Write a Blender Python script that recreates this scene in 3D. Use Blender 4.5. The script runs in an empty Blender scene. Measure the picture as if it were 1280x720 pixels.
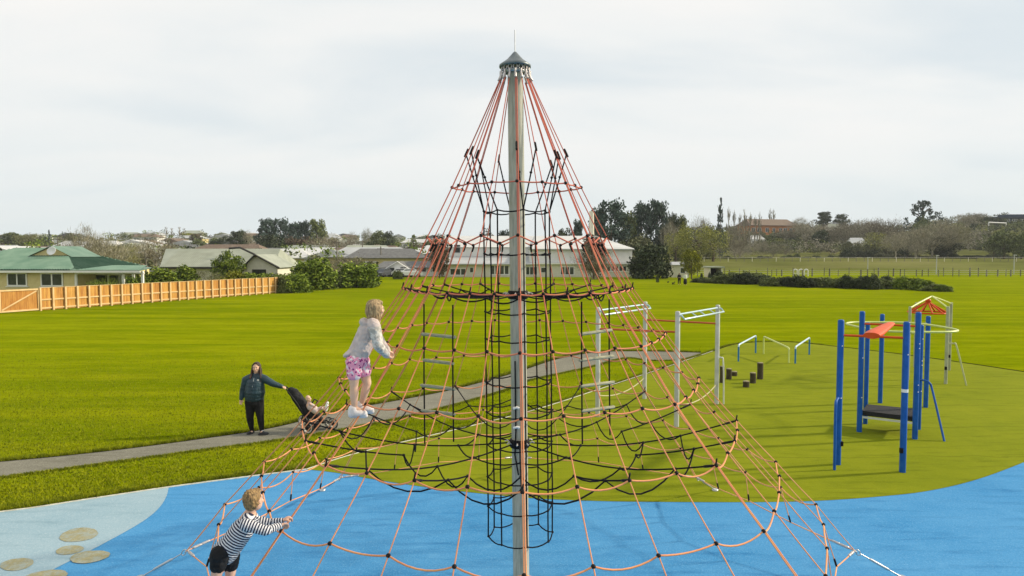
import bpy, bmesh, math, random
import numpy as np
from mathutils import Vector, Matrix
sc = bpy.context.scene
COL = sc.collection
R = math.radians

# ------------------------------------------------------------------ camera
CAMZ, PITCH, FPX = 4.05, 0.0504, 853.0
cam = bpy.data.objects.new('camera', bpy.data.cameras.new('camera'))
COL.objects.link(cam)
cam.location = (0, 0, CAMZ)
cam.rotation_euler = (math.pi / 2 - PITCH, 0, 0)
cam.data.sensor_width = 36; cam.data.lens = 36 * FPX / 1280
cam.data.clip_start = 0.1; cam.data.clip_end = 9000
sc.camera = cam
sc.view_settings.view_transform = 'Standard'; sc.view_settings.look = 'None'
sc.view_settings.exposure = 0.0; sc.view_settings.gamma = 1.0
sc.cycles.max_bounces = 5; sc.cycles.diffuse_bounces = 2

# ------------------------------------------------------------------ sun + sky
SUN_EL, SUN_AZ = R(27), R(80)          # azimuth measured from +Y (away from the camera) towards +X
sd = Vector((math.cos(SUN_EL) * math.sin(SUN_AZ), math.cos(SUN_EL) * math.cos(SUN_AZ), math.sin(SUN_EL)))
sun = bpy.data.objects.new('sun', bpy.data.lights.new('sun', 'SUN'))
COL.objects.link(sun)
sun.data.energy = 5.0; sun.data.angle = R(2.5); sun.data.color = (1.0, 0.88, 0.68)
sun.rotation_euler = sd.to_track_quat('Z', 'Y').to_euler()

w = bpy.data.worlds.new('World'); sc.world = w; w.use_nodes = True
nt = w.node_tree; N = nt.nodes; L = nt.links
N.clear()
out = N.new('ShaderNodeOutputWorld'); bg = N.new('ShaderNodeBackground'); bg.inputs[1].default_value = 0.1
sky = N.new('ShaderNodeTexSky'); sky.sky_type = 'NISHITA'; sky.sun_disc = False
sky.sun_elevation = SUN_EL; sky.sun_rotation = SUN_AZ
tc = N.new('ShaderNodeTexCoord'); sep = N.new('ShaderNodeSeparateXYZ'); L.new(tc.outputs['Generated'], sep.inputs[0])
def wmath(op, a, b=None, c=None):
    m = N.new('ShaderNodeMath'); m.operation = op
    for i, v in enumerate((a, b, c)):
        if v is None: continue
        if isinstance(v, (int, float)): m.inputs[i].default_value = v
        else: L.new(v, m.inputs[i])
    return m.outputs[0]
zc = wmath('MAXIMUM', sep.outputs[2], 0.0)
den = wmath('ADD', zc, 0.22)
cx = wmath('DIVIDE', sep.outputs[0], den); cy = wmath('DIVIDE', sep.outputs[1], den)
comb = N.new('ShaderNodeCombineXYZ'); L.new(cx, comb.inputs[0]); L.new(cy, comb.inputs[1])
mp = N.new('ShaderNodeMapping'); mp.inputs['Scale'].default_value = (0.55, 1.0, 1); mp.inputs['Rotation'].default_value = (0, 0, R(-12)); mp.inputs['Location'].default_value = (3.4, 1.7, 0)
L.new(comb.outputs[0], mp.inputs[0])
nz = N.new('ShaderNodeTexNoise'); nz.inputs['Scale'].default_value = 1.25; nz.inputs['Detail'].default_value = 6; nz.inputs['Roughness'].default_value = 0.48; nz.inputs['Distortion'].default_value = 0.35
L.new(mp.outputs[0], nz.inputs[0])
cr = N.new('ShaderNodeValToRGB'); L.new(nz.outputs[0], cr.inputs[0])
cr.color_ramp.elements[0].position = 0.34; cr.color_ramp.elements[0].color = (0.68, 0.74, 0.77, 1)
cr.color_ramp.elements[1].position = 0.62; cr.color_ramp.elements[1].color = (0.90, 0.88, 0.85, 1)
e = cr.color_ramp.elements.new(0.48); e.color = (0.82, 0.835, 0.825, 1)
# a paler, cooler band low on the sky
hz = N.new('ShaderNodeMapRange'); hz.inputs[1].default_value = 0.0; hz.inputs[2].default_value = 0.22; L.new(zc, hz.inputs[0])
mh = N.new('ShaderNodeMix'); mh.data_type = 'RGBA'; L.new(hz.outputs[0], mh.inputs[0])
mh.inputs[6].default_value = (0.70, 0.76, 0.775, 1); L.new(cr.outputs[0], mh.inputs[7])
vm = N.new('ShaderNodeVectorMath'); vm.operation = 'SCALE'; vm.inputs['Scale'].default_value = 11.2; L.new(mh.outputs[2], vm.inputs[0])
ms = N.new('ShaderNodeMix'); ms.data_type = 'RGBA'; ms.inputs[0].default_value = 0.95
L.new(sky.outputs[0], ms.inputs[6]); L.new(vm.outputs[0], ms.inputs[7])
L.new(ms.outputs[2], bg.inputs[0]); L.new(bg.outputs[0], out.inputs[0])

# ------------------------------------------------------------------ helpers
def ray(px, py):
    x = (px - 640) / FPX; y = -(py - 360) / FPX
    c, s = math.cos(PITCH), math.sin(PITCH)
    return Vector((x, c + y * s, y * c - s))
def P(px, py, Y):
    """the point seen at a pixel, at world distance Y"""
    r = ray(px, py); k = Y / r.y
    return Vector((r.x * k, Y, CAMZ + r.z * k))
def G(px, py, z=0.0):
    r = ray(px, py); k = (z - CAMZ) / r.z
    return Vector((r.x * k, r.y * k, z))
def link(name, me, parent=None):
    o = bpy.data.objects.new(name, me); COL.objects.link(o)
    if parent is not None: o.parent = parent
    return o
def tag(o, label=None, cat=None, group=None, kind=None):
    if label: o['label'] = label
    if cat: o['category'] = cat
    if group: o['group'] = group
    if kind: o['kind'] = kind
    return o
def thing(name, label, cat, group=None, loc=(0, 0, 0), rz=0):
    o = bpy.data.objects.new(name, None); COL.objects.link(o); o.empty_display_size = 0.1
    o.location = loc; o.rotation_euler = (0, 0, rz)
    return tag(o, label, cat, group)
def npmesh(name, V, F, mat, smooth=False):
    """F: (n,3) or (n,4) int array"""
    V = np.asarray(V, dtype=np.float32); F = np.asarray(F, dtype=np.int32)
    me = bpy.data.meshes.new(name)
    k = F.shape[1]
    me.vertices.add(len(V)); me.vertices.foreach_set('co', V.ravel())
    me.loops.add(F.size); me.loops.foreach_set('vertex_index', F.ravel())
    me.polygons.add(len(F)); me.polygons.foreach_set('loop_start', np.arange(0, F.size, k, dtype=np.int32))
    me.polygons.foreach_set('loop_total', np.full(len(F), k, dtype=np.int32))
    if smooth: me.polygons.foreach_set('use_smooth', np.ones(len(F), dtype=bool))
    me.update(calc_edges=True); me.validate()
    if mat: me.materials.append(mat)
    return me
class MB:
    def __init__(s): s.V = []; s.F = []; s.sm = []
    def add(s, vs, fs, smooth=False):
        b = len(s.V); s.V += [tuple(v) for v in vs]; s.F += [tuple(i + b for i in f) for f in fs]; s.sm += [smooth] * len(fs); return s
    def box(s, c, size, rz=0, M=None):
        hx, hy, hz = [q / 2 for q in size]; c = Vector(c)
        m = M if M is not None else Matrix.Rotation(rz, 3, 'Z')
        vs = [c + m @ Vector((x, y, z)) for x in (-hx, hx) for y in (-hy, hy) for z in (-hz, hz)]
        return s.add(vs, [(0, 1, 3, 2), (4, 6, 7, 5), (0, 4, 5, 1), (2, 3, 7, 6), (0, 2, 6, 4), (1, 5, 7, 3)])
    def bbox(s, a, b):
        a = Vector(a); b = Vector(b); return s.box((a + b) / 2, b - a)
    def tube(s, pts, r, n=6, caps=True):
        pts = [Vector(p) for p in pts]; m = len(pts)
        rs = r if isinstance(r, (list, tuple)) else [r] * m
        vs = []; prev = None
        for i, p in enumerate(pts):
            t = (pts[min(i + 1, m - 1)] - pts[max(i - 1, 0)])
            if t.length < 1e-9: t = Vector((0, 0, 1))
            t.normalize()
            if prev is None:
                a = t.cross(Vector((0, 0, 1)));
                if a.length < 0.05: a = t.cross(Vector((0, 1, 0)))
            else: a = prev - t * prev.dot(t)
            a.normalize(); prev = a; b = t.cross(a)
            for k in range(n):
                th = 2 * math.pi * k / n
                vs.append(p + (a * math.cos(th) + b * math.sin(th)) * rs[i])
        fs = [(i * n + k, i * n + (k + 1) % n, (i + 1) * n + (k + 1) % n, (i + 1) * n + k) for i in range(m - 1) for k in range(n)]
        s.add(vs, fs, n > 4)
        if caps:
            s.add(vs[:n], [tuple(range(n - 1, -1, -1))]); s.add(vs[-n:], [tuple(range(n))])
        return s
    def lathe(s, prof, c=(0, 0, 0), n=24, M=None):
        c = Vector(c); vs = []
        for r, z in prof:
            for k in range(n):
                v = Vector((r * math.cos(2 * math.pi * k / n), r * math.sin(2 * math.pi * k / n), z))
                vs.append(c + (M @ v if M is not None else v))
        m = len(prof)
        return s.add(vs, [(i * n + k, i * n + (k + 1) % n, (i + 1) * n + (k + 1) % n, (i + 1) * n + k) for i in range(m - 1) for k in range(n)], True)
    def ball(s, c, r, n=8):
        rr = r if isinstance(r, (tuple, list, Vector)) else (r, r, r)
        c = Vector(c); vs = []; m = max(4, n // 2 + 1)
        for i in range(m + 1):
            ph = math.pi * i / m
            for k in range(n):
                vs.append(c + Vector((rr[0] * math.sin(ph) * math.cos(2 * math.pi * k / n), rr[1] * math.sin(ph) * math.sin(2 * math.pi * k / n), rr[2] * math.cos(ph))))
        return s.add(vs, [(i * n + k, (i + 1) * n + k, (i + 1) * n + (k + 1) % n, i * n + (k + 1) % n) for i in range(m) for k in range(n)], True)
    def poly(s, pts): return s.add(pts, [tuple(range(len(pts)))])
    def mesh(s, name, mat):
        me = bpy.data.meshes.new(name); me.from_pydata(s.V, [], s.F)
        me.polygons.foreach_set('use_smooth', s.sm); me.update()
        if mat: me.materials.append(mat)
        return me
    def build(s, name, mat, parent=None): return link(name, s.mesh(name, mat), parent)

def sag(a, b, d, n=6):
    a = Vector(a); b = Vector(b)
    return [a.lerp(b, i / n) - Vector((0, 0, d * 4 * (i / n) * (1 - i / n))) for i in range(n + 1)]
def spline(pts, n=6, closed=False):
    o = []; m = len(pts)
    for i in range(m if closed else m - 1):
        if closed: p0, p1, p2, p3 = pts[(i - 1) % m], pts[i], pts[(i + 1) % m], pts[(i + 2) % m]
        else: p0, p1, p2, p3 = pts[max(i - 1, 0)], pts[i], pts[i + 1], pts[min(i + 2, m - 1)]
        for k in range(n):
            t = k / n
            o.append(0.5 * ((2 * p1) + (p2 - p0) * t + (2 * p0 - 5 * p1 + 4 * p2 - p3) * t * t + (3 * p1 - p0 - 3 * p2 + p3) * t ** 3))
    if not closed: o.append(pts[-1])
    return o

# ------------------------------------------------------------------ materials
def mat(name, c1, c2=None, scale=4.0, rough=0.8, bump=0.0, bscale=None, metal=0.0, detail=4, stretch=(1, 1, 1), lo=0.35, hi=0.65, spec=0.3, world=False):
    m = bpy.data.materials.new(name); m.use_nodes = True; t = m.node_tree; nn = t.nodes; ll = t.links
    b = nn['Principled BSDF']; b.inputs['Roughness'].default_value = rough; b.inputs['Metallic'].default_value = metal
    b.inputs['Specular IOR Level'].default_value = spec
    b.inputs['Base Color'].default_value = (*c1, 1)
    c = nn.new('ShaderNodeTexCoord')
    if world:
        g = nn.new('ShaderNodeNewGeometry'); src = g.outputs['Position']
    else: src = c.outputs['Object']
    mpn = nn.new('ShaderNodeMapping'); mpn.inputs['Scale'].default_value = stretch; ll.new(src, mpn.inputs[0])
    if c2 is not None:
        n = nn.new('ShaderNodeTexNoise'); n.inputs['Scale'].default_value = scale; n.inputs['Detail'].default_value = detail; n.inputs['Roughness'].default_value = 0.6
        ll.new(mpn.outputs[0], n.inputs[0])
        r = nn.new('ShaderNodeValToRGB'); r.color_ramp.elements[0].position = lo; r.color_ramp.elements[1].position = hi
        r.color_ramp.elements[0].color = (*c1, 1); r.color_ramp.elements[1].color = (*c2, 1)
        ll.new(n.outputs[0], r.inputs[0]); ll.new(r.outputs[0], b.inputs['Base Color'])
    if bump:
        n2 = nn.new('ShaderNodeTexNoise'); n2.inputs['Scale'].default_value = bscale or scale * 4; n2.inputs['Detail'].default_value = 4
        ll.new(mpn.outputs[0], n2.inputs[0])
        bp = nn.new('ShaderNodeBump'); bp.inputs['Strength'].default_value = bump; bp.inputs['Distance'].default_value = 0.02
        ll.new(n2.outputs[0], bp.inputs['Height']); ll.new(bp.outputs[0], b.inputs['Normal'])
    return m
class NT:
    """small node writer on a material"""
    def __init__(s, m): s.t = m.node_tree; s.n = s.t.nodes; s.l = s.t.links; s.b = s.n['Principled BSDF']
    def node(s, ty, ins=None, **kw):
        q = s.n.new(ty)
        for k, v in kw.items(): setattr(q, k, v)
        for k, v in (ins or {}).items():
            if isinstance(v, bpy.types.NodeSocket): s.l.new(v, q.inputs[k])
            else: q.inputs[k].default_value = v
        return q
    def math(s, op, a, b=0.0): return s.node('ShaderNodeMath', {0: a, 1: b}, operation=op).outputs[0]
    def mix(s, f, a, b): return s.node('ShaderNodeMix', {0: f, 6: a, 7: b}, data_type='RGBA').outputs[2]
    def noise(s, vec, scale, detail=4, rough=0.55): return s.node('ShaderNodeTexNoise', {'Vector': vec, 'Scale': scale, 'Detail': detail, 'Roughness': rough}).outputs[0]
    def ramp(s, f, a, b): return s.node('ShaderNodeMapRange', {0: f, 1: a, 2: b}).outputs[0]
    def mapping(s, vec, scale, rot=(0, 0, 0)): return s.node('ShaderNodeMapping', {'Vector': vec, 'Scale': scale, 'Rotation': rot}).outputs[0]

def leafmat(name, dark, mid, light, scale=1.2):
    m = bpy.data.materials.new(name); m.use_nodes = True; q = NT(m)
    g = q.node('ShaderNodeNewGeometry'); tco = q.node('ShaderNodeTexCoord')
    oi = q.node('ShaderNodeObjectInfo')
    n = q.noise(g.outputs['Position'], scale, 3)
    isl = g.outputs['Random Per Island']
    f = q.math('ADD', q.math('MULTIPLY', n, 0.75), q.math('MULTIPLY', isl, 0.35))
    r = q.node('ShaderNodeValToRGB', {0: f})
    r.color_ramp.elements[0].position = 0.34; r.color_ramp.elements[0].color = (*dark, 1)
    r.color_ramp.elements[1].position = 0.78; r.color_ramp.elements[1].color = (*light, 1)
    e = r.color_ramp.elements.new(0.55); e.color = (*mid, 1)
    hs = q.node('ShaderNodeHueSaturation', {'Color': r.outputs[0], 'Value': q.math('ADD', q.math('MULTIPLY', oi.outputs['Random'], 0.4), 0.8)})
    q.l.new(hs.outputs[0], q.b.inputs['Base Color'])
    q.b.inputs['Roughness'].default_value = 0.75; q.b.inputs['Specular IOR Level'].default_value = 0.2
    return m
M = {}
M['leaf_dark'] = leafmat('leaf_dark', (0.014, 0.023, 0.010), (0.040, 0.057, 0.025), (0.098, 0.115, 0.052))
M['leaf_green'] = leafmat('leaf_green', (0.034, 0.057, 0.007), (0.115, 0.169, 0.016), (0.270, 0.324, 0.041))
M['leaf_mid'] = leafmat('leaf_mid', (0.039, 0.053, 0.017), (0.112, 0.140, 0.042), (0.238, 0.266, 0.098))
M['leaf_yellow'] = leafmat('leaf_yellow', (0.065, 0.072, 0.005), (0.208, 0.221, 0.016), (0.442, 0.429, 0.039))
M['leaf_willow'] = leafmat('leaf_willow', (.09, .10, .020), (.24, .25, .05), (.42, .41, .11))
M['leaf_pale'] = leafmat('leaf_pale', (.06, .065, .03), (.16, .16, .08), (.30, .29, .17))
M['leaf_rust'] = leafmat('leaf_rust', (0.043, 0.030, 0.019), (0.119, 0.085, 0.052), (0.212, 0.162, 0.104))
M['leaf_conifer'] = leafmat('leaf_conifer', (0.014, 0.029, 0.023), (0.041, 0.070, 0.055), (0.102, 0.138, 0.102))
M['leaf_scrub'] = leafmat('leaf_scrub', (0.043, 0.048, 0.019), (0.123, 0.130, 0.058), (0.237, 0.239, 0.117))
M['twig_grey'] = leafmat('twig_grey', (0.105, 0.097, 0.063), (0.232, 0.210, 0.147), (0.421, 0.396, 0.295))
M['twig_brown'] = leafmat('twig_brown', (0.089, 0.075, 0.053), (0.198, 0.174, 0.122), (0.344, 0.307, 0.220))
M['twig_olive'] = leafmat('twig_olive', (0.069, 0.073, 0.027), (0.173, 0.170, 0.065), (0.298, 0.280, 0.119))
M['bark'] = mat('bark', (.07, .05, .035), (.14, .11, .08), 9, .9, .5)
M['white_paint'] = mat('white_paint', (.74, .73, .70), (.80, .79, .76), 3, .6)
M['cream'] = mat('cream_wall', (.60, .50, .24), (.66, .56, .29), 3, .8)
M['cream_pale'] = mat('cream_pale_wall', (.62, .59, .48), (.68, .65, .54), 3, .8)
M['school_wall'] = mat('school_wall', (.66, .65, .62), (.74, .73, .70), .6, .8)
M['glass'] = mat('window_glass', (.02, .025, .027), (.06, .068, .07), .8, .1, spec=.6)
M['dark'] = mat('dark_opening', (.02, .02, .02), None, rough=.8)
M['metal'] = mat('galvanised_steel', (.42, .43, .43), (.56, .57, .57), 30, .4, metal=.7)
M['black_metal'] = mat('black_metal', (.010, .010, .011), (.022, .022, .024), 10, .55, spec=.2)
M['rope_black'] = mat('black_rope', (.006, .006, .009), (.016, .016, .020), 120, .9, .4, 300, spec=.08)
M['clamp_black'] = mat('black_clamp', (.008, .007, .007), (.02, .016, .015), 60, .6, spec=.15)
M['sleeve'] = mat('swaged_sleeve', (.45, .40, .38), (.6, .56, .54), 40, .4, metal=.6)
M['white_plastic'] = mat('white_plastic', (.75, .75, .73), None, rough=.5)

def ropemat():
    m = bpy.data.materials.new('red_rope'); m.use_nodes = True; q = NT(m)
    g = q.node('ShaderNodeNewGeometry'); sp = q.node('ShaderNodeSeparateXYZ', {0: g.outputs['Position']})
    wear = q.ramp(sp.outputs[2], 4.6, 1.0)                     # the lower ropes are more faded by feet and hands
    n = q.noise(g.outputs['Position'], 3.0, 3); n2 = q.noise(g.outputs['Position'], 160, 2)
    f = q.math('ADD', q.math('MULTIPLY', wear, 0.75), q.math('MULTIPLY', q.math('SUBTRACT', n, 0.5), 0.8))
    c = q.mix(q.ramp(f, 0, 1), (.56, .13, .085, 1), (.90, .43, .16, 1))
    c = q.mix(q.math('MULTIPLY', q.ramp(n2, .45, .7), .35), c, (.25, .09, .05, 1))
    q.l.new(c, q.b.inputs['Base Color']); q.b.inputs['Roughness'].default_value = .8
    bp = q.node('ShaderNodeBump', {'Height': n2, 'Strength': .5, 'Distance': .004}); q.l.new(bp.outputs[0], q.b.inputs['Normal'])
    return m
M['rope'] = ropemat()

def grassmat():
    m = bpy.data.materials.new('lawn'); m.use_nodes = True; q = NT(m)
    pos = q.node('ShaderNodeNewGeometry').outputs['Position']
    sp = q.node('ShaderNodeSeparateXYZ', {0: pos})
    big = q.noise(q.mapping(pos, (.035, .10, 1), (0, 0, .12)), 1.0, 5, .6)
    streak = q.noise(q.mapping(pos, (.05, .55, 1), (0, 0, -.06)), 1.0, 4, .6)
    fine = q.noise(q.mapping(pos, (3.0, 8.0, 1)), 1.0, 6, .72); blade = q.noise(q.mapping(pos, (40, 18, 1)), 1.0, 3, .7); patch = q.noise(q.mapping(pos, (.5, 1.6, 1)), 1.0, 5, .65)
    a = q.mix(q.ramp(big, .35, .65), (.132, .178, .001, 1), (.212, .254, .002, 1))
    a = q.mix(q.math('MULTIPLY', q.ramp(streak, .45, .62), .65), a, (.29, .305, .004, 1))
    a = q.mix(q.math('MULTIPLY', q.ramp(fine, .50, .72), .60), a, (.085, .12, .001, 1))
    a = q.mix(q.math('MULTIPLY', q.ramp(blade, .45, .75), .55), a, (.07, .09, .001, 1))
    a = q.mix(q.math('MULTIPLY', q.ramp(patch, .50, .68), .45), a, (.10, .125, .001, 1))
    a = q.mix(q.math('MULTIPLY', q.ramp(patch, .45, .30), .35), a, (.30, .29, .012, 1))
    wd = q.node('ShaderNodeTexVoronoi', {'Vector': pos, 'Scale': 1.6}); cl = q.ramp(wd.outputs['Distance'], .04, .02)
    a = q.mix(q.math('MULTIPLY', cl, q.ramp(big, .5, .62)), a, (.35, .36, .16, 1))
    # rough pasture far away: duller, browner
    hn = q.noise(q.mapping(pos, (.02, .03, .05)), 1.0, 6, .65); hs = q.noise(q.mapping(pos, (.03, .22, .3)), 1.0, 4, .6)
    far = q.mix(q.ramp(hn, .38, .62), (.065, .075, .018, 1), (.155, .165, .045, 1))
    far = q.mix(q.math('MULTIPLY', q.ramp(hs, .45, .7), .6), far, (.20, .18, .08, 1))
    f = q.ramp(q.math('ADD', sp.outputs[1], q.math('MULTIPLY', q.math('SUBTRACT', hn, .5), 30)), 128, 175)
    q.l.new(q.mix(f, a, far), q.b.inputs['Base Color'])
    q.b.inputs['Roughness'].default_value = .9; q.b.inputs['Specular IOR Level'].default_value = .0
    h = q.math('ADD', q.math('MULTIPLY', blade, .5), q.math('MULTIPLY', fine, .8))
    bp = q.node('ShaderNodeBump', {'Height': h, 'Strength': .55, 'Distance': .05}); q.l.new(bp.outputs[0], q.b.inputs['Normal'])
    return m
M['lawn'] = grassmat()

def crumb(name, a, b, speck, dirt, bump=.5, seams=0.0):
    """poured rubber crumb / sand-filled turf: fine speckle, scuffs and faint seams"""
    m = bpy.data.materials.new(name); m.use_nodes = True; q = NT(m)
    pos = q.node('ShaderNodeNewGeometry').outputs['Position']
    g1 = q.noise(pos, 38, 4, .8); g2 = q.noise(pos, 90, 2, .6); lo = q.noise(pos, .55, 5, .6); st = q.noise(q.mapping(pos, (.8, 5.5, 1), (0, 0, .05)), 1.0, 4, .6)
    c = q.mix(q.ramp(lo, .3, .7), (*a, 1), (*b, 1))
    c = q.mix(q.math('MULTIPLY', q.ramp(g1, .50, .68), .55), c, (*speck, 1))
    c = q.mix(q.math('MULTIPLY', q.ramp(g2, .52, .62), .30), c, (*dirt, 1))
    c = q.mix(q.math('MULTIPLY', q.ramp(st, .52, .75), .55), c, (*dirt, 1))
    md = q.noise(q.mapping(pos, (2.2, 3.4, 1)), 1.0, 6, .7); c = q.mix(q.math('MULTIPLY', q.ramp(md, .42, .62), .35), c, (*b, 1)); c = q.mix(q.math('MULTIPLY', q.ramp(md, .60, .78), .30), c, (*speck, 1))
    if seams:
        sx = q.node('ShaderNodeSeparateXYZ', {0: pos})
        fr = q.math('FRACT', q.math('ADD', q.math('MULTIPLY', sx.outputs[1], 1 / 2.3), q.math('MULTIPLY', lo, .35)))
        c = q.mix(q.math('MULTIPLY', q.math('LESS_THAN', fr, .03), seams), c, (*dirt, 1))
    q.l.new(c, q.b.inputs['Base Color']); q.b.inputs['Roughness'].default_value = .95; q.b.inputs['Specular IOR Level'].default_value = .03
    bp = q.node('ShaderNodeBump', {'Height': g1, 'Strength': bump, 'Distance': .01}); q.l.new(bp.outputs[0], q.b.inputs['Normal'])
    return m
M['blue'] = crumb('blue_rubber', (.044, .220, .46), (.085, .285, .53), (.21, .44, .64), (.018, .115, .29))
M['light_blue'] = crumb('pale_blue_rubber', (.24, .36, .43), (.31, .42, .48), (.50, .58, .60), (.14, .24, .29))
M['tan'] = crumb('tan_rubber', (.24, .22, .12), (.33, .305, .18), (.55, .52, .36), (.13, .12, .06))
def blotch(m):
    q = NT(m); src = q.b.inputs['Base Color'].links[0].from_socket; pos = q.node('ShaderNodeNewGeometry').outputs['Position']
    f = q.math('MULTIPLY', q.ramp(q.noise(pos, 7, 6, .8), .44, .60), .55); q.l.new(q.mix(f, src, (.30, .38, .40, 1)), q.b.inputs['Base Color'])
blotch(M['tan'])
M['turf'] = crumb('olive_turf', (.150, .185, .006), (.215, .240, .010), (.28, .29, .02), (.060, .085, .003), .8, .30)
M['path'] = crumb('gravel_path', (.15, .145, .115), (.22, .21, .165), (.50, .48, .40), (.07, .068, .05), .8)
M['edging'] = mat('concrete_edging', (.50, .49, .38), (.68, .67, .58), 8, .9, .3)

# ------------------------------------------------------------------ ground
def sstep(a, b, t):
    t = min(1, max(0, (t - a) / (b - a))); return t * t * (3 - 2 * t)
def hgt(x, y):
    if y < 120: return 0.0
    u = 640 + FPX * x / y
    right = sstep(780, 880, u); left = 1 - sstep(520, 760, u)
    z = right * 2.0 * sstep(165, 190, y)
    crest = 19 + 3 * math.sin(u * .011 + 1.0) + 3.5 * sstep(1150, 1280, u) - 5 * sstep(1010, 1080, u) * (1 - sstep(1120, 1210, u))
    z += right * crest * sstep(270, 470, y) + right * 1.2 * math.sin(x * .045 + 1) * math.sin(y * .04) * sstep(280, 330, y)
    z += left * (15.0 * sstep(160, 620, y) + 1.5 * math.sin(x * .02) * sstep(200, 300, y))
    z += 9 * sstep(400, 900, y) * (1 - right) * (1 - left) + 1.0 * sstep(140, 500, y)
    return z
ys = [-60, -20, 0, 20, 40, 60, 80, 100, 118] + list(np.geomspace(122, 700, 90)) + [850, 1100, 1500, 2200, 3500, 6000]
ss = np.concatenate([[-4, -2.2, -1.5], np.linspace(-1.1, 1.1, 130), [1.5, 2.2, 4]])
V = []; F = []
for y in ys:
    for s in ss:
        x = s * (abs(y) + 30); V.append((x, y, hgt(x, y)))
nc = len(ss)
for j in range(len(ys) - 1):
    for i in range(nc - 1): a = j * nc + i; F.append((a, a + 1, a + nc + 1, a + nc))
tag(link('ground', npmesh('ground', V, F, M['lawn'], True)), 'wide yellow green lawn running back to rough pasture and low hills', kind='structure')

rng = np.random.default_rng(5)
def sheet(name, pts, z, m, label):
    """flat polygon cut into triangles"""
    bm = bmesh.new(); vs = [bm.verts.new((p[0], p[1], z)) for p in pts]
    f = bm.faces.new(vs); bm.normal_update()
    if f.normal.z < 0: f.normal_flip()
    bmesh.ops.triangulate(bm, faces=[f]); me = bpy.data.meshes.new(name); bm.to_mesh(me); bm.free(); me.materials.append(m)
    return tag(link(name, me), label, kind='structure')
V2 = lambda pts: [G(*p) for p in pts]
edge_lawn = V2([(-700, 718), (-300, 674), (0, 640.5), (110, 624.5), (210, 609.5), (300, 597.5), (383, 587)])      # lawn / rubber
edge_turf = V2([(383, 587), (440, 568.5), (520, 549), (600, 530), (677, 510), (760, 483), (830, 460), (891, 439), (914, 431.5), (942, 428), (981, 427.5), (1030, 431.5), (1150, 446), (1280, 465), (1420, 487)])
edge_tb = V2([(383, 587), (425, 592), (470, 600), (530, 609), (594, 616.5), (670, 623.5), (762, 627), (860, 628), (960, 628), (1030, 626), (1100, 621), (1160, 614), (1220, 600), (1280, 578), (1350, 548), (1420, 515)])
el = spline(edge_lawn, 5); et = spline(edge_turf, 8); eb = spline(edge_tb, 8)
far_r = [Vector((20.5, 13, 0)), Vector((21, 3, 0)), Vector((18, -6, 0)), Vector((-14, -6, 0)), Vector((-15, 4, 0))]
sheet('playground_surface', [Vector((p.x, p.y, 0)) for p in el + eb[1:]] + far_r, .004, M['blue'], 'bright blue rubber safety surface under the rope pyramid')
sheet('turf_surface', et + [Vector((p.x, p.y, 0)) for p in reversed(eb[1:-1])], .008, M['turf'], 'olive green artificial turf round the exercise frames')
lb = V2([(211, 609.5), (208, 621), (200, 634), (186, 647), (165, 660.5), (137, 676), (103, 694), (62, 715), (20, 740), (-60, 790), (-170, 830)])
sheet('pale_surface', [p for p in el if p.x < lb[0].x - .05] + spline(lb, 6), .008, M['light_blue'], 'pale blue rubber corner beside the lawn edge')
for i, (px, py, w_, h_, lab) in enumerate([(98.5, 669.5, 24, 8.5, 'tan oval painted on the pale blue rubber, farthest of the cluster'), (87, 688.5, 17.5, 5.5, 'small tan oval in the middle of the oval cluster'),
                                           (112, 697, 25, 7.5, 'tan oval lying across the pale and bright blue seam'), (21, 706.5, 21, 7.5, 'tan oval painted nearest the left edge of the picture'),
                                           (57, 722, 28, 8, 'tan oval at the bottom, nearest of the cluster')]):
    pts = []
    for k in range(64):
        a = 2 * math.pi * k / 64; wb = 1 + .03 * math.sin(a * 3 + i) + .012 * math.sin(a * 9 + 2 * i) + .008 * math.sin(a * 17 + i); u = math.cos(a) * w_ * wb; v = math.sin(a) * h_ * wb - u * .12
        pts.append(G(px + u, py + v))
    sheet('painted_spot', pts, .013, M['tan'], lab)
pu = [(-420, 618), (-150, 592), (0, 577.5), (80, 570), (160, 561), (250, 549), (340, 535), (430, 513), (500, 500), (570, 486), (640, 467), (700, 448), (752, 440), (820, 439.5), (876, 441)]
pl = [(874, 444), (850, 449.5), (815, 450.5), (780, 447.5), (735, 459), (660, 475.5), (635, 486), (570, 505), (500, 522), (420, 538), (340, 551), (240, 564), (120, 580.5), (0, 596.5), (-150, 614), (-420, 645)]
pup, plo = spline(V2(pu), 5), spline(V2(pl), 5)
sheet('footpath', pup + plo, .008, M['path'], 'pale gravel footpath curving across the lawn')

def strip(name, pts, wdt, h, m, label, z=0.0):
    b = MB(); n = len(pts); L_ = []
    for i, p in enumerate(pts):
        t = (pts[min(i + 1, n - 1)] - pts[max(i - 1, 0)]); t.z = 0; t.normalize(); q = Vector((-t.y, t.x, 0)) * wdt / 2
        L_ += [(p.x - q.x, p.y - q.y, z), (p.x - q.x, p.y - q.y, z + h), (p.x + q.x, p.y + q.y, z + h), (p.x + q.x, p.y + q.y, z)]
    fs = []
    for i in range(n - 1):
        a = i * 4
        for k in range(3): fs.append((a + k, a + k + 1, a + k + 5, a + k + 4))
    b.add(L_, fs); return tag(b.build(name, m), label, kind='structure')
strip('edging_strip', [Vector((p.x, p.y, 0)) for p in el], .045, .016, M['edging'], 'thin pale edging strip between lawn and blue rubber')
strip('edging_strip', et[:57], .035, .014, M['edging'], 'thin pale edging strip between lawn and olive turf')

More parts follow.
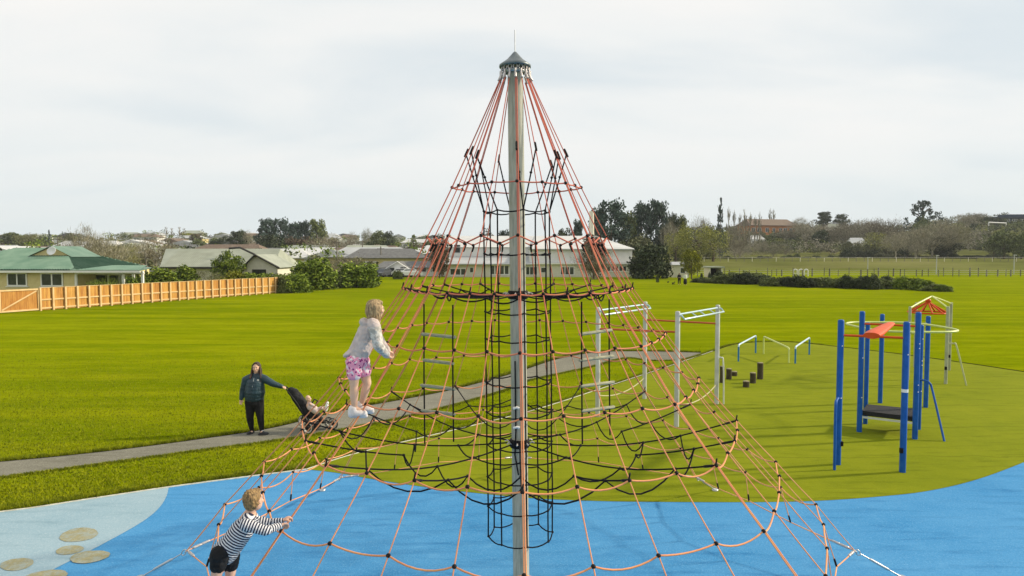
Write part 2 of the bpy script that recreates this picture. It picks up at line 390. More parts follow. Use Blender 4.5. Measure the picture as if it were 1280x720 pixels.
M['lip_shade'] = mat('painted_edge_shade', (.012, .014, .004), (.035, .035, .012), 12, .95, spec=0)  # near-black colour for strips that paint in the shadow line along lawn edges
strip('edge_shade', [p + Vector((0, .05, 0)) for p in et[40:]], .15, .012, M['lip_shade'], 'dark painted shadow line where the lawn meets the turf')
strip('edge_shade', [p + Vector((0, .02, 0)) for p in pup], .09, .012, M['lip_shade'], 'dark painted shadow line along the far side of the footpath')
# (grass) dense along the cut edges, loose over the near lawn
def blades(centers, hmin, hmax, wd):
    n = len(centers); a = rng.uniform(0, 2 * np.pi, n); h = rng.uniform(hmin, hmax, n); wv = rng.uniform(.6, 1.2, n) * wd
    dx = np.cos(a) * wv; dy = np.sin(a) * wv; la = rng.uniform(0, 2 * np.pi, n); ll = h * rng.uniform(.1, .9, n)
    Vb = np.zeros((n, 3, 3), np.float32)
    Vb[:, 0, 0] = centers[:, 0] - dx; Vb[:, 0, 1] = centers[:, 1] - dy
    Vb[:, 1, 0] = centers[:, 0] + dx; Vb[:, 1, 1] = centers[:, 1] + dy
    Vb[:, 2, 0] = centers[:, 0] + np.cos(la) * ll; Vb[:, 2, 1] = centers[:, 1] + np.sin(la) * ll; Vb[:, 2, 2] = h
    return Vb.reshape(-1, 3)
def along(pts, n, side, wd):
    P_ = np.array([(p.x, p.y) for p in pts]); seg = P_[1:] - P_[:-1]; ln = np.hypot(*seg.T)
    dens = ln / ln.sum(); idx = rng.choice(len(seg), n, p=dens); t = rng.random(n)[:, None]
    q = P_[idx] + seg[idx] * t; nrm = np.stack([-seg[idx][:, 1], seg[idx][:, 0]], 1) / ln[idx][:, None]
    return q + nrm * (side * np.abs(rng.normal(0, wd, n)))[:, None]
vis = lambda pts: [p for p in pts if -16 < p.x < 14 and 8 < p.y < 32]
sets = [blades(along(vis(el), 30000, 1, .10) + [0, .035], .03, .085, .007), blades(along(vis(pup), 26000, 1, .09), .03, .10, .008),
        blades(along(vis(plo), 26000, 1, .07), .02, .06, .008), blades(along(vis(et), 20000, 1, .07) + [0, .02], .02, .06, .008)]
# over the lawn strip between path and rubber and beyond the path
q = rng.random((330000, 2)); q = np.stack([(q[:, 0] * 1.35 - .85) * (10 + q[:, 1] ** 1.6 * 22), 10 + q[:, 1] ** 1.6 * 22], 1); q = q[rng.random(len(q)) < np.clip((31 - q[:, 1]) / 18, 0, 1)]
def inside(poly, q):
    P_ = np.array([(p.x, p.y) for p in poly]); ins = np.zeros(len(q), bool); j = len(P_) - 1
    for i in range(len(P_)):
        c = ((P_[i, 1] > q[:, 1]) != (P_[j, 1] > q[:, 1])) & (q[:, 0] < (P_[j, 0] - P_[i, 0]) * (q[:, 1] - P_[i, 1]) / (P_[j, 1] - P_[i, 1] + 1e-12) + P_[i, 0])
        ins ^= c; j = i
    return ins
bad = inside(pup + plo, q) | inside([Vector((p.x, p.y, 0)) for p in el + eb[1:]] + far_r, q) | inside(et + list(reversed(eb)), q)
q = q[~bad]
sets.append(blades(q, .015, .045, .008))
VB = np.concatenate(sets); FB = np.arange(len(VB)).reshape(-1, 3)
M['blade'] = leafmat('grass_blade', (.06, .08, .001), (.16, .19, .001), (.29, .30, .004), 6)
tag(link('grass', npmesh('grass', VB, FB, M['blade'])), 'short mown grass blades along the path and rubber edges', kind='stuff')

# ------------------------------------------------------------------ rope pyramid
D, SY, CX0, CXZ = 8.311, .943, .1155, -.0123
RR = [.7806, 1.0916, 1.3992, 1.8011, 2.2096, 2.6745, 3.1605, 3.6637]
ZZ = [4.8491, 4.2458, 3.6318, 3.0812, 2.5267, 1.9962, 1.4808, .9442]
HEM_R = [4.15, 3.93, 3.80, 3.93]; HEM_Z = [.36, .46, .52, .46]
def cxz(z): return CX0 + CXZ * z
def polar(ang, r, z): return Vector((cxz(z) + r * math.sin(ang), D - SY * r * math.cos(ang), z))
def node(k, r, z, bulge=.03):
    k0 = (k // 4) * 4; t = (k - k0) / 4; A = k0 * math.pi / 16; B = (k0 + 4) * math.pi / 16
    p = Vector(((1 - t) * math.sin(A) + t * math.sin(B), (1 - t) * math.cos(A) + t * math.cos(B), 0))
    p *= 1 + bulge * 4 * t * (1 - t)
    return Vector((cxz(z) + r * p.x, D - SY * r * p.y, z))
rp = thing('rope_pyramid', 'tall red and black rope climbing pyramid hung from a grey central pole', 'climbing net')
ZT = 6.45; base = Vector((CX0, D, 0)); top = Vector((cxz(ZT), D, ZT))
M['pole'] = mat('weathered_pole', (.27, .275, .215), (.46, .445, .36), 5, .55, .15, 30, stretch=(6, 6, .6), spec=.4)
b = MB(); pts = [base.lerp(top, t) for t in np.linspace(0, .985, 14)]
b.tube(pts, [.100 - .006 * i / 13 for i in range(14)], 28); pole = b.build('pole', M['pole'], rp)
b = MB().lathe([(.001, .165), (.02, .155), (.05, .12), (.10, .065), (.165, .018), (.19, .0), (.19, -.025), (.178, -.025), (.178, -.008), (.001, -.006)], top - Vector((0, 0, .145)), 32)
M['cap'] = mat('cap_metal', (.12, .14, .15), (.20, .22, .225), 6, .4, metal=.4)
b.build('pole_cap', M['cap'], rp)
MB().tube([top + Vector((0, 0, .015)), top + Vector((-.003, 0, .27))], .006, 6).build('rod', M['metal'], rp)
MB().lathe([(.11, -.05), (.125, -.05), (.125, 0), (.11, 0)], top - Vector((0, 0, .19)), 24).build('top_ring', M['metal'], rp)
M['pole_strip'] = M['black_metal']
for zc_ in (3.55, 1.72):
    c = base.lerp(top, zc_ / ZT); hh = .05
    col_ = MB().lathe([(.09, -hh), (.118, -hh), (.122, -hh + .01), (.122, hh - .01), (.118, hh), (.09, hh)], c, 28).build('collar', M['clamp_black'], rp)
    for k in range(8):
        a = k * math.pi / 4 + .2; p = c + Vector((math.sin(a) * .125, math.cos(a) * .125, 0)); q_ = p + Vector((math.sin(a) * .06, math.cos(a) * .06, .01))
        MB().tube([p, p.lerp(q_, .5) + Vector((0, 0, .02)), q_], .009, 6).build('shackle', M['sleeve'], col_)
# cable with two white fittings on the front of the pole
cf = lambda z, dx=-.045: base.lerp(top, z / ZT) + Vector((dx, -.105, 0))
cb = MB().tube([cf(2.75), cf(2.3), cf(1.9), cf(1.6, -.06), cf(1.35, -.02)], .009, 6).build('cable', M['rope_black'], rp)
for z in (2.17, 1.93): MB().tube([cf(z, -.075), cf(z + .012, -.03), cf(z, .0)], .017, 8).build('fitting', M['white_plastic'], cb)

# reusable clamp and sleeve meshes
clamp_me = MB().lathe([(.001, -.019), (.013, -.016), (.021, -.006), (.021, .006), (.013, .016), (.001, .019)], (0, 0, 0), 10).mesh('rope_clamp', M['clamp_black'])
sleeve_me = MB().lathe([(.001, -.05), (.010, -.05), (.012, -.03), (.012, .03), (.010, .05), (.001, .05)], (0, 0, 0), 8).mesh('sleeve', M['clamp_black'])
silver_me = MB().lathe([(.001, -.045), (.012, -.045), (.014, -.03), (.014, .03), (.012, .045), (.001, .045)], (0, 0, 0), 8).mesh('ferrule', M['sleeve'])
def put(name, me, p, parent, d=None, s=1.0):
    o = link(name, me, parent); o.location = p; o.scale = (s, s, s)
    if d is not None: o.rotation_mode = 'QUATERNION'; o.rotation_quaternion = Vector(d).to_track_quat('Z', 'Y')
    return o
RRP = .0064
def path_of(k, doubled=0.0):
    """points of main rope k from its top end down to the hem"""
    even = k % 2 == 0; ang = k * math.pi / 16; L_ = []
    if even:
        L_.append(polar(ang, .185, 6.13)); L_.append(node(k, RR[0], ZZ[0], 0.02)); L_.append(node(k, RR[1], ZZ[1]))
    else:
        L_.append(node(k, RR[1] * .985, ZZ[1] - .10))
    for i in range(2, 8): L_.append(node(k, RR[i], ZZ[i]))
    m = k % 4; hp = node(k, HEM_R[m], HEM_Z[m], 0 if m else 0)
    if m: 
        A = (k // 4) * 4; t = m / 4; a = node(A, HEM_R[0], HEM_Z[0], 0); c_ = node(A + 4, HEM_R[0], HEM_Z[0], 0); hp = a.lerp(c_, t)
        cen = Vector((CX0, D, 0)); pull = [0, .94, .925, .94][m]; hp = cen + (hp - cen) * pull; hp.z = HEM_Z[m]
    L_.append(hp); return L_
ropes = [path_of(k) for k in range(32)]
random.seed(3)
for k in range(32):
    pts = []
    for a, c_ in zip(ropes[k][:-1], ropes[k][1:]): pts += sag(a, c_, .006, 3)[:-1]
    pts.append(ropes[k][-1])
    r_ = MB().tube(pts, RRP, 6).build('main_rope', M['rope'], rp)
    d = ropes[k][1] - ropes[k][0]
    if k % 2 == 0:
        t0 = ropes[k][0]; ang = k * math.pi / 16
        put('ferrule', silver_me, t0 + Vector((0, 0, .03)), r_, d)
        hk = polar(ang, .165, 6.27)
        put('ferrule', silver_me, polar(ang, .178, 6.20), r_, (0, 0, 1), .8)
        lp = [hk + Vector((math.cos(ang) * .024 * math.cos(t), math.sin(ang) * .024 * math.cos(t), .032 * math.sin(t) - .012)) for t in np.linspace(0, 2 * math.pi, 10)]
        MB().tube(lp, .006, 5).build('hook', M['sleeve'], r_)
    else: put('sleeve', sleeve_me, ropes[k][0] - Vector((0, 0, .03)), r_, d)
    if k % 4 == 0:
        # the corner ropes are doubled: a second strand runs beside the first
        tang = Vector((math.cos(k * math.pi / 16), math.sin(k * math.pi / 16), 0)); off = []
        n = len(pts)
        for i, p in enumerate(pts): off.append(p + tang * (.016 + .05 * max(0, (i / n - .72))) + Vector((0, 0, .004)))
        MB().tube(off, RRP * .9, 6).build('main_rope', M['rope'], rp)
# ring ropes
def ring_sag(i): return [.012, 0, .02, .03, .04, .055, .06, .06][i]
for i in range(8):
    step = 2 if i == 0 else 1; ks = list(range(0, 32, step)); pts = []
    nodes = []
    for k in ks:
        if i == 1 and k % 2: nodes.append(node(k, RR[1] * .985, ZZ[1] - .085))
        else: nodes.append(node(k, RR[i], ZZ[i], .02 if i == 0 else .03))
    for j in range(len(nodes)):
        a, c_ = nodes[j], nodes[(j + 1) % len(nodes)]; s_ = ring_sag(i) * random.uniform(.5, 1.4)
        pts += sag(a, c_, s_, 7)[:-1]
    pts.append(pts[0])
    rg = MB().tube(pts, RRP * 1.35, 7, False).build('ring_rope', M['rope'], rp)
    for j, k in enumerate(ks):
        put('clamp', clamp_me, nodes[j], rg, (random.uniform(-.3, .3), random.uniform(-.3, .3), 1), 1.0)
# hem rope from corner to corner
pts = []
for k in range(32): pts += sag(ropes[k][-1], ropes[(k + 1) % 32][-1], .004, 4)[:-1]
pts.append(pts[0]); hem = MB().tube(pts, RRP * 1.15, 7, False).build('hem_rope', M['rope'], rp)
for k in range(32):
    if k % 4: put('sleeve', sleeve_me, ropes[k][-1] + (ropes[k][-2] - ropes[k][-1]).normalized() * .05, hem, ropes[k][-2] - ropes[k][-1])
ANCR = 4.7468
for k in range(0, 32, 4):
    a = ropes[k][-1]; g = node(k, ANCR, 0.02, 0); d = (g - a)
    tb = thing('anchor', None, None); tb.parent = rp; tb.location = (0, 0, 0)
    if 'label' in tb: del tb['label']
    MB().tube([a + d * .12, a + d * .3], .008, 6).tube([a + d * .3, a + d * .34, a + d * .70, a + d * .74], [.008, .017, .017, .008], 8).tube([a + d * .74, g], .009, 6).build('turnbuckle', M['metal'], tb)
    lp = lambda c_, r_, ax: [c_ + (d.normalized() * math.cos(t) + ax * math.sin(t)) * r_ for t in np.linspace(0, 2 * math.pi, 10)]
    MB().tube(lp(a + d * .07, .035, Vector((0, 0, 1))), .007, 6).tube(lp(a + d * .0, .03, d.normalized().cross(Vector((0, 0, 1))).normalized()), .007, 6).build('shackle', M['metal'], tb)
    MB().lathe([(.001, .03), (.05, .028), (.055, .012), (.055, 0)], (g.x, g.y, 0.004), 14).build('ground_plate', M['metal'], tb)
    for dk in (-1, 1):
        u = (ropes[(k + dk) % 32][-1] - a).normalized(); put('ferrule', silver_me, a + u * .13, tb, u, 1.3); put('ferrule', silver_me, a + u * .24, tb, u, 1.2)

# black inner tower
TR = .405; tz = [4.56, 4.05, 3.35, 3.02, 2.49, 2.12, 1.72, 1.32, .95, .57]
tw = lambda j, z, r=TR: polar(R(10 + 45 * j), r, z)
for z in tz:
    pts = []
    for j in range(8): pts += sag(tw(j, z), tw((j + 1) % 8, z), .022 if z > .6 else .03, 4)[:-1]
    pts.append(pts[0]); q_ = MB().tube(pts, .0085, 6, False).build('tower_ring', M['rope_black'], rp)
    for j in range(8): put('clamp', clamp_me, tw(j, z), q_, (0, 0, 1), .75)
for j in range(8):
    r_ = MB().tube([tw(j, z, TR + (.004 * math.sin(z * 5 + j))) for z in np.linspace(4.56, .57, 14)], .009, 6).build('tower_rope', M['rope_black'], rp)
    # Y-shaped hangers from the main ropes above
    a = ropes[(4 * j + 2) % 32] if False else None
    for kk in (4 * j, 4 * j + 2)[:1 + (j % 2 == 0)]:
        k = kk % 32; t = .80; p = ropes[k][0].lerp(ropes[k][1], .70 + .06 * (j % 2))
        # nearest tower rope to this angle
        ang = k * 11.25; jj = round((ang - 10) / 45) % 8
        h_ = MB().tube([p, p.lerp(tw(jj, 4.56), .5) + Vector((0, 0, -.01)), tw(jj, 4.56)], .0085, 6).build('hanger', M['rope_black'], rp)
        put('sleeve', sleeve_me, p + Vector((0, 0, .03)), h_, ropes[k][0] - ropes[k][1], 1.1)
        put('clamp', clamp_me, p.lerp(tw(jj, 4.56), .38), h_, (0, 0, 1), .8)
# two radial webs of black rope
def web(ri, zin, rings, radial_step, dz, seed):
    rnd = random.Random(seed); RN = {}
    ks = list(range(0, 32, radial_step))
    for k in ks:
        o_ = node(k, RR[ri], ZZ[ri]); ang = k * math.pi / 16; col_ = polar(ang, .15, zin); pts = []
        jit = rnd.uniform(-.02, .02)
        for t in np.linspace(0, 1, 12):
            if ri == 5 and k % 4 and t > .46: break
            p = o_.lerp(col_, t); p.z -= dz * math.sin(math.pi * t) + 0; pts.append(p)
        RN[k] = pts
        r_ = MB().tube(pts, .0088, 6).build('web_rope', M['rope_black'], rp)
        put('sleeve', sleeve_me, o_.lerp(pts[1], .35), r_, pts[1] - o_, 1.15)
        put('sleeve', sleeve_me, o_ + Vector((0, 0, .035)), r_, (.2, .1, 1), .7)
    for ti, sg in rings:
        pts = []; nn = []
        for n_, k in enumerate(ks):
            i = max(0, min(len(RN[k]) - 1, int(ti + rnd.choice((0, 0, 1))))); nn.append(RN[k][i])
        for n_ in range(len(ks)): pts += sag(nn[n_], nn[(n_ + 1) % len(ks)], sg * rnd.uniform(.5, 1.5), 6)[:-1]
        pts.append(pts[0]); w_ = MB().tube(pts, .0088, 6, False).build('web_ring', M['rope_black'], rp)
        for p in nn: put('clamp', clamp_me, p, w_, (0, 0, 1), .85)
web(2, 3.55, [(3, .06)], 2, .05, 4)
web(5, 1.72, [(2, .14), (5, .14)], 2, .15, 9)
pts = []; inner = [node(k, RR[5], ZZ[5]).lerp(polar(k * math.pi / 16, .15, 1.72), .76) - Vector((0, 0, .10)) for k in range(0, 32, 4)]
for n_ in range(8): pts += sag(inner[n_], inner[(n_ + 1) % 8], .05, 6)[:-1]
pts.append(pts[0]); w_ = MB().tube(pts, .0088, 6, False).build('web_ring', M['rope_black'], rp)
for p in inner: put('clamp', clamp_me, p, w_, (0, 0, 1), .85)
# rope ladders with timber rungs
M['rung'] = mat('grey_timber_rung', (.24, .24, .16), (.38, .37, .27), 14, .85, .3, stretch=(1, 1, 6))
for (xa, ya, da, xb, yb, db, rungs) in ((530, 380, 8.95, 566, 381, 8.55, ((527, 417.5, 569.5, 421.5), (529, 450, 567, 454.5), (526, 481.5, 569, 486.5), (527, 513, 569, 518))),
                                        (727, 377, 8.55, 761.5, 374, 8.95, ((724, 418, 765, 412.5), (724, 450.5, 767, 445), (726, 483, 768, 477.5), (727, 514, 768, 508.5)))):
    ld = thing('ladder', None, None); ld.parent = rp
    for x_, y_, d_, yb_ in ((xa, ya, da, 555), (xb, yb, db, 552 if xa < 600 else 544)):
        MB().tube([P(x_, y_, d_), P(x_, (y_ + yb_) / 2, d_ + .01), P(x_ + 1, yb_, d_)], .010, 6).build('side_rope', M['rope_black'], ld)
    for (x0, y0, x1, y1) in rungs:
        p0, p1 = P(x0, y0, da), P(x1, y1, db); MB().tube([p0, p0.lerp(p1, .03), p0.lerp(p1, .97), p1], [.014, .021, .021, .014], 10).build('rung', M['rung'], ld)

# ------------------------------------------------------------------ playground frames
M['blue_post'] = mat('blue_powder_coat', (.005, .075, .31), (.012, .10, .38), 7, .5, spec=.2)
M['orange'] = mat('orange_powder_coat', (.56, .065, .008), (.64, .09, .012), 4, .5, spec=.2)
M['yellow_green'] = mat('lime_powder_coat', (.52, .58, .16), (.60, .66, .22), 4, .4, spec=.5)
M['silver'] = mat('pale_grey_post', (.55, .56, .53), (.66, .67, .63), 5, .4, metal=.2)
M['pale_olive'] = mat('sage_post', (.42, .44, .24), (.50, .52, .30), 5, .5)
M['steel_blue'] = mat('pale_blue_steel', (.42, .56, .66), (.55, .68, .75), 5, .35, metal=.3)
M['mat_black'] = mat('black_tread', (.012, .012, .014), (.03, .03, .032), 60, .85, .6)
def ztop(px, py, Y): return P(px, py, Y).z
def post(parent, bx, by, tx, ty, m, s=.045, round_=False, caps=True, name='post'):
    g = G(bx, by); t = P(tx, ty, g.y); b = MB()
    if round_: b.tube([g, t], s, 12)
    else:
        h = t.z; b.tube([g - Vector((0, 0, .02)), Vector((g.x, g.y, h - .03)), Vector((g.x, g.y, h - .008)), Vector((g.x, g.y, h))], [s * 1.12, s * 1.12, s, s * .6], 14)
    o = b.build(name, m, parent); return g, Vector((g.x, g.y, t.z)), o
def onpost(g, px, py):
    """height on the post standing at g that is seen at image row py"""
    return Vector((g.x, g.y, P(px, py, g.y).z))
ex = thing('exercise_frame', 'blue post step-up exercise frame with orange beam and black platform', 'gym frame')
A, At, Ao = post(ex, 1047, 581, 1049, 399.5, M['blue_post'], .050)
B, Bt, Bo = post(ex, 1128, 590.5, 1129.5, 402, M['blue_post'], .050)
C_, Ct, _ = post(ex, 1074, 540, 1075, 389, M['blue_post'], .050)
D_, Dt, _ = post(ex, 1143.5, 549, 1144, 390, M['blue_post'], .050)
E_, Et, _ = post(ex, 1081.5, 530, 1083, 403, M['blue_post'], .044)
F_, Ft, Fo = post(ex, 1148, 537, 1149, 406, M['blue_post'], .044)
G_, Gt, _ = post(ex, 1100, 504, 1101, 392.5, M['blue_post'], .050)
H_, Ht, _ = post(ex, 1157, 509.5, 1158, 395, M['blue_post'], .050)
for po, g, t in ((Ao, A, At), (Bo, B, Bt)):
    MB().box((g.x + .05 * (1 if po is Ao else -1), g.y - .03, .42), (.05, .05, .09)).build('latch', M['clamp_black'], po)
MB().tube([Vector((B.x, B.y, 1.50)), Vector((B.x, B.y, 1.56))], .058, 14).build('band', M['white_plastic'], Bo)
for g_, zs in ((D_, (1.05, 1.2, 2.0, 2.1)), (F_, (.9, 1.5, 1.6, 2.1)), (C_, (.8, 1.7)), (A, (1.3, 2.3)), (B, (2.2,))):
    for z_ in zs: MB().ball((g_.x + .01, g_.y - .052, z_), .014, 6).build('bolt', M['white_plastic'], ex)
# platform between C, E and D, F
pc = [C_, D_, F_, E_]; zp = P(1110, 516, C_.y).z; cen = (C_ + D_ + E_ + F_) / 4
b = MB(); q4 = [Vector((p.x, p.y, 0)) for p in (C_, D_, F_, E_)]; inn = [cen + (p - cen) * .93 for p in q4]
b.add([Vector((p.x, p.y, zp - .06)) for p in inn] + [Vector((p.x, p.y, zp + .045)) for p in inn], [(3, 2, 1, 0), (4, 5, 6, 7), (0, 1, 5, 4), (1, 2, 6, 5), (2, 3, 7, 6), (3, 0, 4, 7)])
b.build('platform', M['mat_black'], ex)
MB().box(Vector(((C_.x + D_.x) / 2, (C_.y + D_.y) / 2, zp - .09)), ((D_ - C_).length * .98, .03, .04), math.atan2(D_.y - C_.y, D_.x - C_.x)).build('platform_rail', M['silver'], ex)
# orange beam and bars
a0 = onpost(A, 1049, 419); b0 = onpost(B, 1129, 422.5)
MB().tube([a0, b0], .022, 8).build('crossbar', M['orange'], ex)
c0 = onpost(C_, 1075, 404.5); d0 = onpost(D_, 1144, 408)
MB().tube([c0, d0], .022, 8).build('crossbar', M['orange'], ex)
mid0 = a0.lerp(b0, .46) + Vector((0, -.04, .02)); mid1 = c0.lerp(d0, .52) + Vector((0, 0, .03))
b = MB(); M3 = Matrix.Rotation(math.atan2(mid1.y - mid0.y, mid1.x - mid0.x) - math.pi / 2, 3, 'Z')
vs = []
for p, wv, hv in ((mid0, .15, .06), (mid0.lerp(mid1, .12), .165, .075), (mid0.lerp(mid1, .9), .10, .05), (mid1, .09, .04)):
    for k in range(10):
        t = 2 * math.pi * k / 10; vs.append(p + M3 @ Vector((math.cos(t) * wv, 0, math.sin(t) * hv)))
b.add(vs, [(i * 10 + k, i * 10 + (k + 1) % 10, (i + 1) * 10 + (k + 1) % 10, (i + 1) * 10 + k) for i in range(3) for k in range(10)], True).add(vs[:10], [tuple(range(9, -1, -1))]).add(vs[-10:], [tuple(range(10))])
b.build('beam', M['orange'], ex)
# lime loop rail
lc = Vector(((E_.x + H_.x) / 2, (E_.y + H_.y) / 2, 0)); zl = P(1150, 408.5, lc.y).z; pts = []
w0 = P(1072, 408, lc.y).x; w1 = P(1177, 408, lc.y).x; hw = (w1 - w0) / 2; xm = (w1 + w0) / 2
for k in range(33):
    t = 2 * math.pi * k / 32; s_ = 3.2; cx_ = abs(math.cos(t)) ** (2 / s_) * (1 if math.cos(t) > 0 else -1); sy_ = abs(math.sin(t)) ** (2 / s_) * (1 if math.sin(t) > 0 else -1)
    pts.append(Vector((xm + cx_ * hw, lc.y + sy_ * 1.15, zl)))
MB().tube(pts, .026, 8, False).build('loop_rail', M['yellow_green'], ex)
for g in (G_, H_, E_, F_):
    p = Vector((g.x, g.y, zl)); q_ = min(pts, key=lambda v: (v - p).length); MB().tube([p, q_ + Vector((0, 0, -.02))], .02, 6).build('bracket', M['yellow_green'], ex)
f0 = onpost(F_, 1148, 475)
MB().tube(spline([f0, P(1156, 475.5, F_.y - .25), P(1162, 479, F_.y - .4), P(1166, 490, F_.y - .45), G(1180.5, 552)], 5), .022, 8).build('handrail', M['blue_post'], ex)
a1 = onpost(A, 1048, 497)
MB().tube(spline([a1, P(1046, 500, A.y - .12), P(1044.5, 512, A.y - .25), G(1043, 588)], 5), .026, 8).build('handrail', M['blue_post'], ex)

M['sage'] = mat('sage_grey_coat', (.30, .32, .20), (.40, .42, .28), 5, .5, spec=.2)
sp = thing('spinner_frame', 'grey post frame with lime arches over an orange cone spinner', 'gym frame')
I1, I1t, _ = post(sp, 1135, 475, 1134.5, 383, M['sage'], .038)
I2, I2t, I2o = post(sp, 1182, 480, 1182.5, 383, M['sage'], .042)
I3, I3t, I3o = post(sp, 1186.5, 463, 1188, 378, M['sage'], .038)
I4, I4t, _ = post(sp, 1143, 459, 1145, 378, M['sage'], .038)
for po, g in ((I2o, I2), (I3o, I3)): MB().box((g.x - .04, g.y - .045, .5), (.05, .05, .1)).build('latch', M['clamp_black'], po)
zc_ = (I1t + I2t + I3t + I4t) / 4; ap = P(1165, 370.5, zc_.y)
for a_, b_ in ((I1t, I3t), (I4t, I2t)):
    MB().tube(spline([a_ - Vector((0, 0, .05)), a_.lerp(ap, .40) - Vector((0, 0, .02)), a_.lerp(ap, .85) + Vector((0, 0, .0)), ap, b_.lerp(ap, .85) + Vector((0, 0, .0)), b_.lerp(ap, .40) - Vector((0, 0, .02)), b_ - Vector((0, 0, .05))], 5), .024, 8).build('arch', M['yellow_green'], sp)
cn = thing('spinner', None, None); cn.parent = sp
b = MB(); hub = P(1160, 377, zc_.y)
b.lathe([(.02, .1), (.08, .07), (.10, 0), (.02, -.02)], hub, 12).build('hub', M['orange'], cn)
for k in range(10):
    t = 2 * math.pi * k / 10; e_ = hub + Vector((math.cos(t) * .58, math.sin(t) * .58, -.36)); e2 = hub + Vector((math.cos(t + .63) * .58, math.sin(t + .63) * .58, -.36))
    MB().tube([hub, e_], .028, 6).tube([e_, e2], .028, 6).build('spoke', M['orange'], cn)
MB().tube(spline([onpost(I2, 1182, 430), P(1192, 429.5, I2.y - .1), P(1196, 434, I2.y - .2), G(1208, 482)], 5), .024, 8).build('handrail', M['pale_olive'], sp)

# pull-up frames
M['frame_white'] = mat('pale_frame_coat', (.42, .43, .40), (.54, .55, .51), 4, .45, metal=.15)
def pull_frame(label, a, b_):
    t = thing('pullup_frame', label, 'gym frame', 'pale grey pull-up frames')
    g1, t1, _ = post(t, *a, M['frame_white'], .052); g2, t2, _ = post(t, *b_, M['frame_white'], .052)
    off = Vector((0, -.18, 0)); side = (t2 - t1).cross(Vector((0, 0, 1))).normalized() * .16
    u1, u2 = t1 - Vector((0, 0, .08)), t2 - Vector((0, 0, .08))
    MB().tube([u1, u2], .022, 8).build('top_bar', M['steel_blue'], t)
    l1, l2 = u1 + side + Vector((0, 0, -.10)), u2 + side + Vector((0, 0, -.10))
    MB().tube([u1, u1 + side * .6 + Vector((0, 0, -.02)), l1, l1.lerp(l2, .5), l2, u2 + side * .6 + Vector((0, 0, -.02)), u2], .022, 8).build('grip_bar', M['steel_blue'], t)
    for f in (.3, .5, .75): MB().tube([u1.lerp(u2, f), l1.lerp(l2, f)], .014, 6).build('spacer', M['steel_blue'], t)
    return t, g1, t1, g2, t2
f1, p1, p1t, p2, p2t = pull_frame('pale grey pull-up frame seen through the right side of the rope net', (747, 521, 744.5, 384), (805.5, 498.5, 804, 377))
f2, p3, p3t, p4, p4t = pull_frame('pale grey pull-up frame just right of the rope net beside the timber stumps', (845.5, 533.5, 844, 389), (895.5, 505, 895.5, 381))
def bar(name, g1, y1, g2, y2, px1, px2, m, par, r_=.024): return MB().tube([onpost(g1, px1, y1), onpost(g2, px2, y2)], r_, 8).build(name, m, par)
M['red_bar'] = mat('red_powder_coat', (.45, .07, .03), (.5, .10, .04), 4, .4)
bar('red_bar', p1, 411, p3, 415, 745, 845, M['red_bar'], f2); bar('red_bar', p2, 399.5, p4, 404.5, 804, 896, M['red_bar'], f2)
M['pale_rope'] = mat('pale_rope', (.42, .38, .20), (.55, .50, .32), 60, .85)
for ga, ya, gb, yb in ((p2, 472, p1, 494), (p4, 480, p3, 505)):
    a_ = onpost(ga, 804 if ga is p2 else 895, ya); c_ = onpost(gb, 746 if gb is p1 else 845, yb)
    MB().tube(sag(a_, c_, .18, 10), .014, 6).build('slack_rope', M['pale_rope'], f1 if ga is p2 else f2)
MB().tube(spline([onpost(p4, 897, 447), onpost(p4, 899, 447) + Vector((.1, -.02, 0)), onpost(p4, 900, 452) + Vector((.16, -.03, -.02)), Vector((p4.x + .18, p4.y - .05, 0))], 4), .02, 8).build('handrail', M['silver'], f2)

# low balance bars
def lowbar(label, m, m2, pts):
    t = thing('balance_bar', label, 'exercise bar', 'low exercise bars on the olive turf')
    g1 = G(*pts[0]); g2 = G(*pts[3]); u1 = P(*pts[1], g1.y); u2 = P(*pts[2], g2.y); u1 = Vector((g1.x, g1.y, u1.z)); u2 = Vector((g2.x, g2.y, u2.z)); d = (u2 - u1).normalized()
    MB().tube([g1, u1 - Vector((0, 0, .08))], .032, 8).build('leg', m2, t); MB().tube([g2, u2 - Vector((0, 0, .08))], .032, 8).build('leg', m2, t)
    MB().tube([u1 - Vector((0, 0, .08)), u1 + d * .02 - Vector((0, 0, .02)), u1 + d * .1, u2 - d * .1, u2 - d * .02 - Vector((0, 0, .02)), u2 - Vector((0, 0, .08))], .032, 8).build('bar', m, t)
M['post_cyan'] = mat('teal_blue_coat', (.01, .14, .36), (.02, .18, .42), 4, .4)
lowbar('low pale topped bar on blue legs, nearest the timber stumps', M['steel_blue'], M['post_cyan'], ((923, 452), (923, 431), (944.5, 419.5), (944.5, 441.5)))
lowbar('low lime green exercise bar between the two blue legged ones', M['yellow_green'], M['yellow_green'], ((954.5, 442.5), (954.5, 420.5), (985, 435), (986, 454)))
lowbar('low pale topped bar on blue legs, nearest the blue exercise frame', M['steel_blue'], M['post_cyan'], ((994, 454.5), (994, 433.5), (1011.5, 422), (1011.5, 443.5)))
M['stump'] = mat('dark_timber_stump', (.035, .028, .014), (.085, .07, .035), 9, .9, .5, stretch=(4, 4, 1))
M['stump_top'] = mat('pale_timber_end', (.20, .17, .09), (.30, .26, .15), 20, .9)
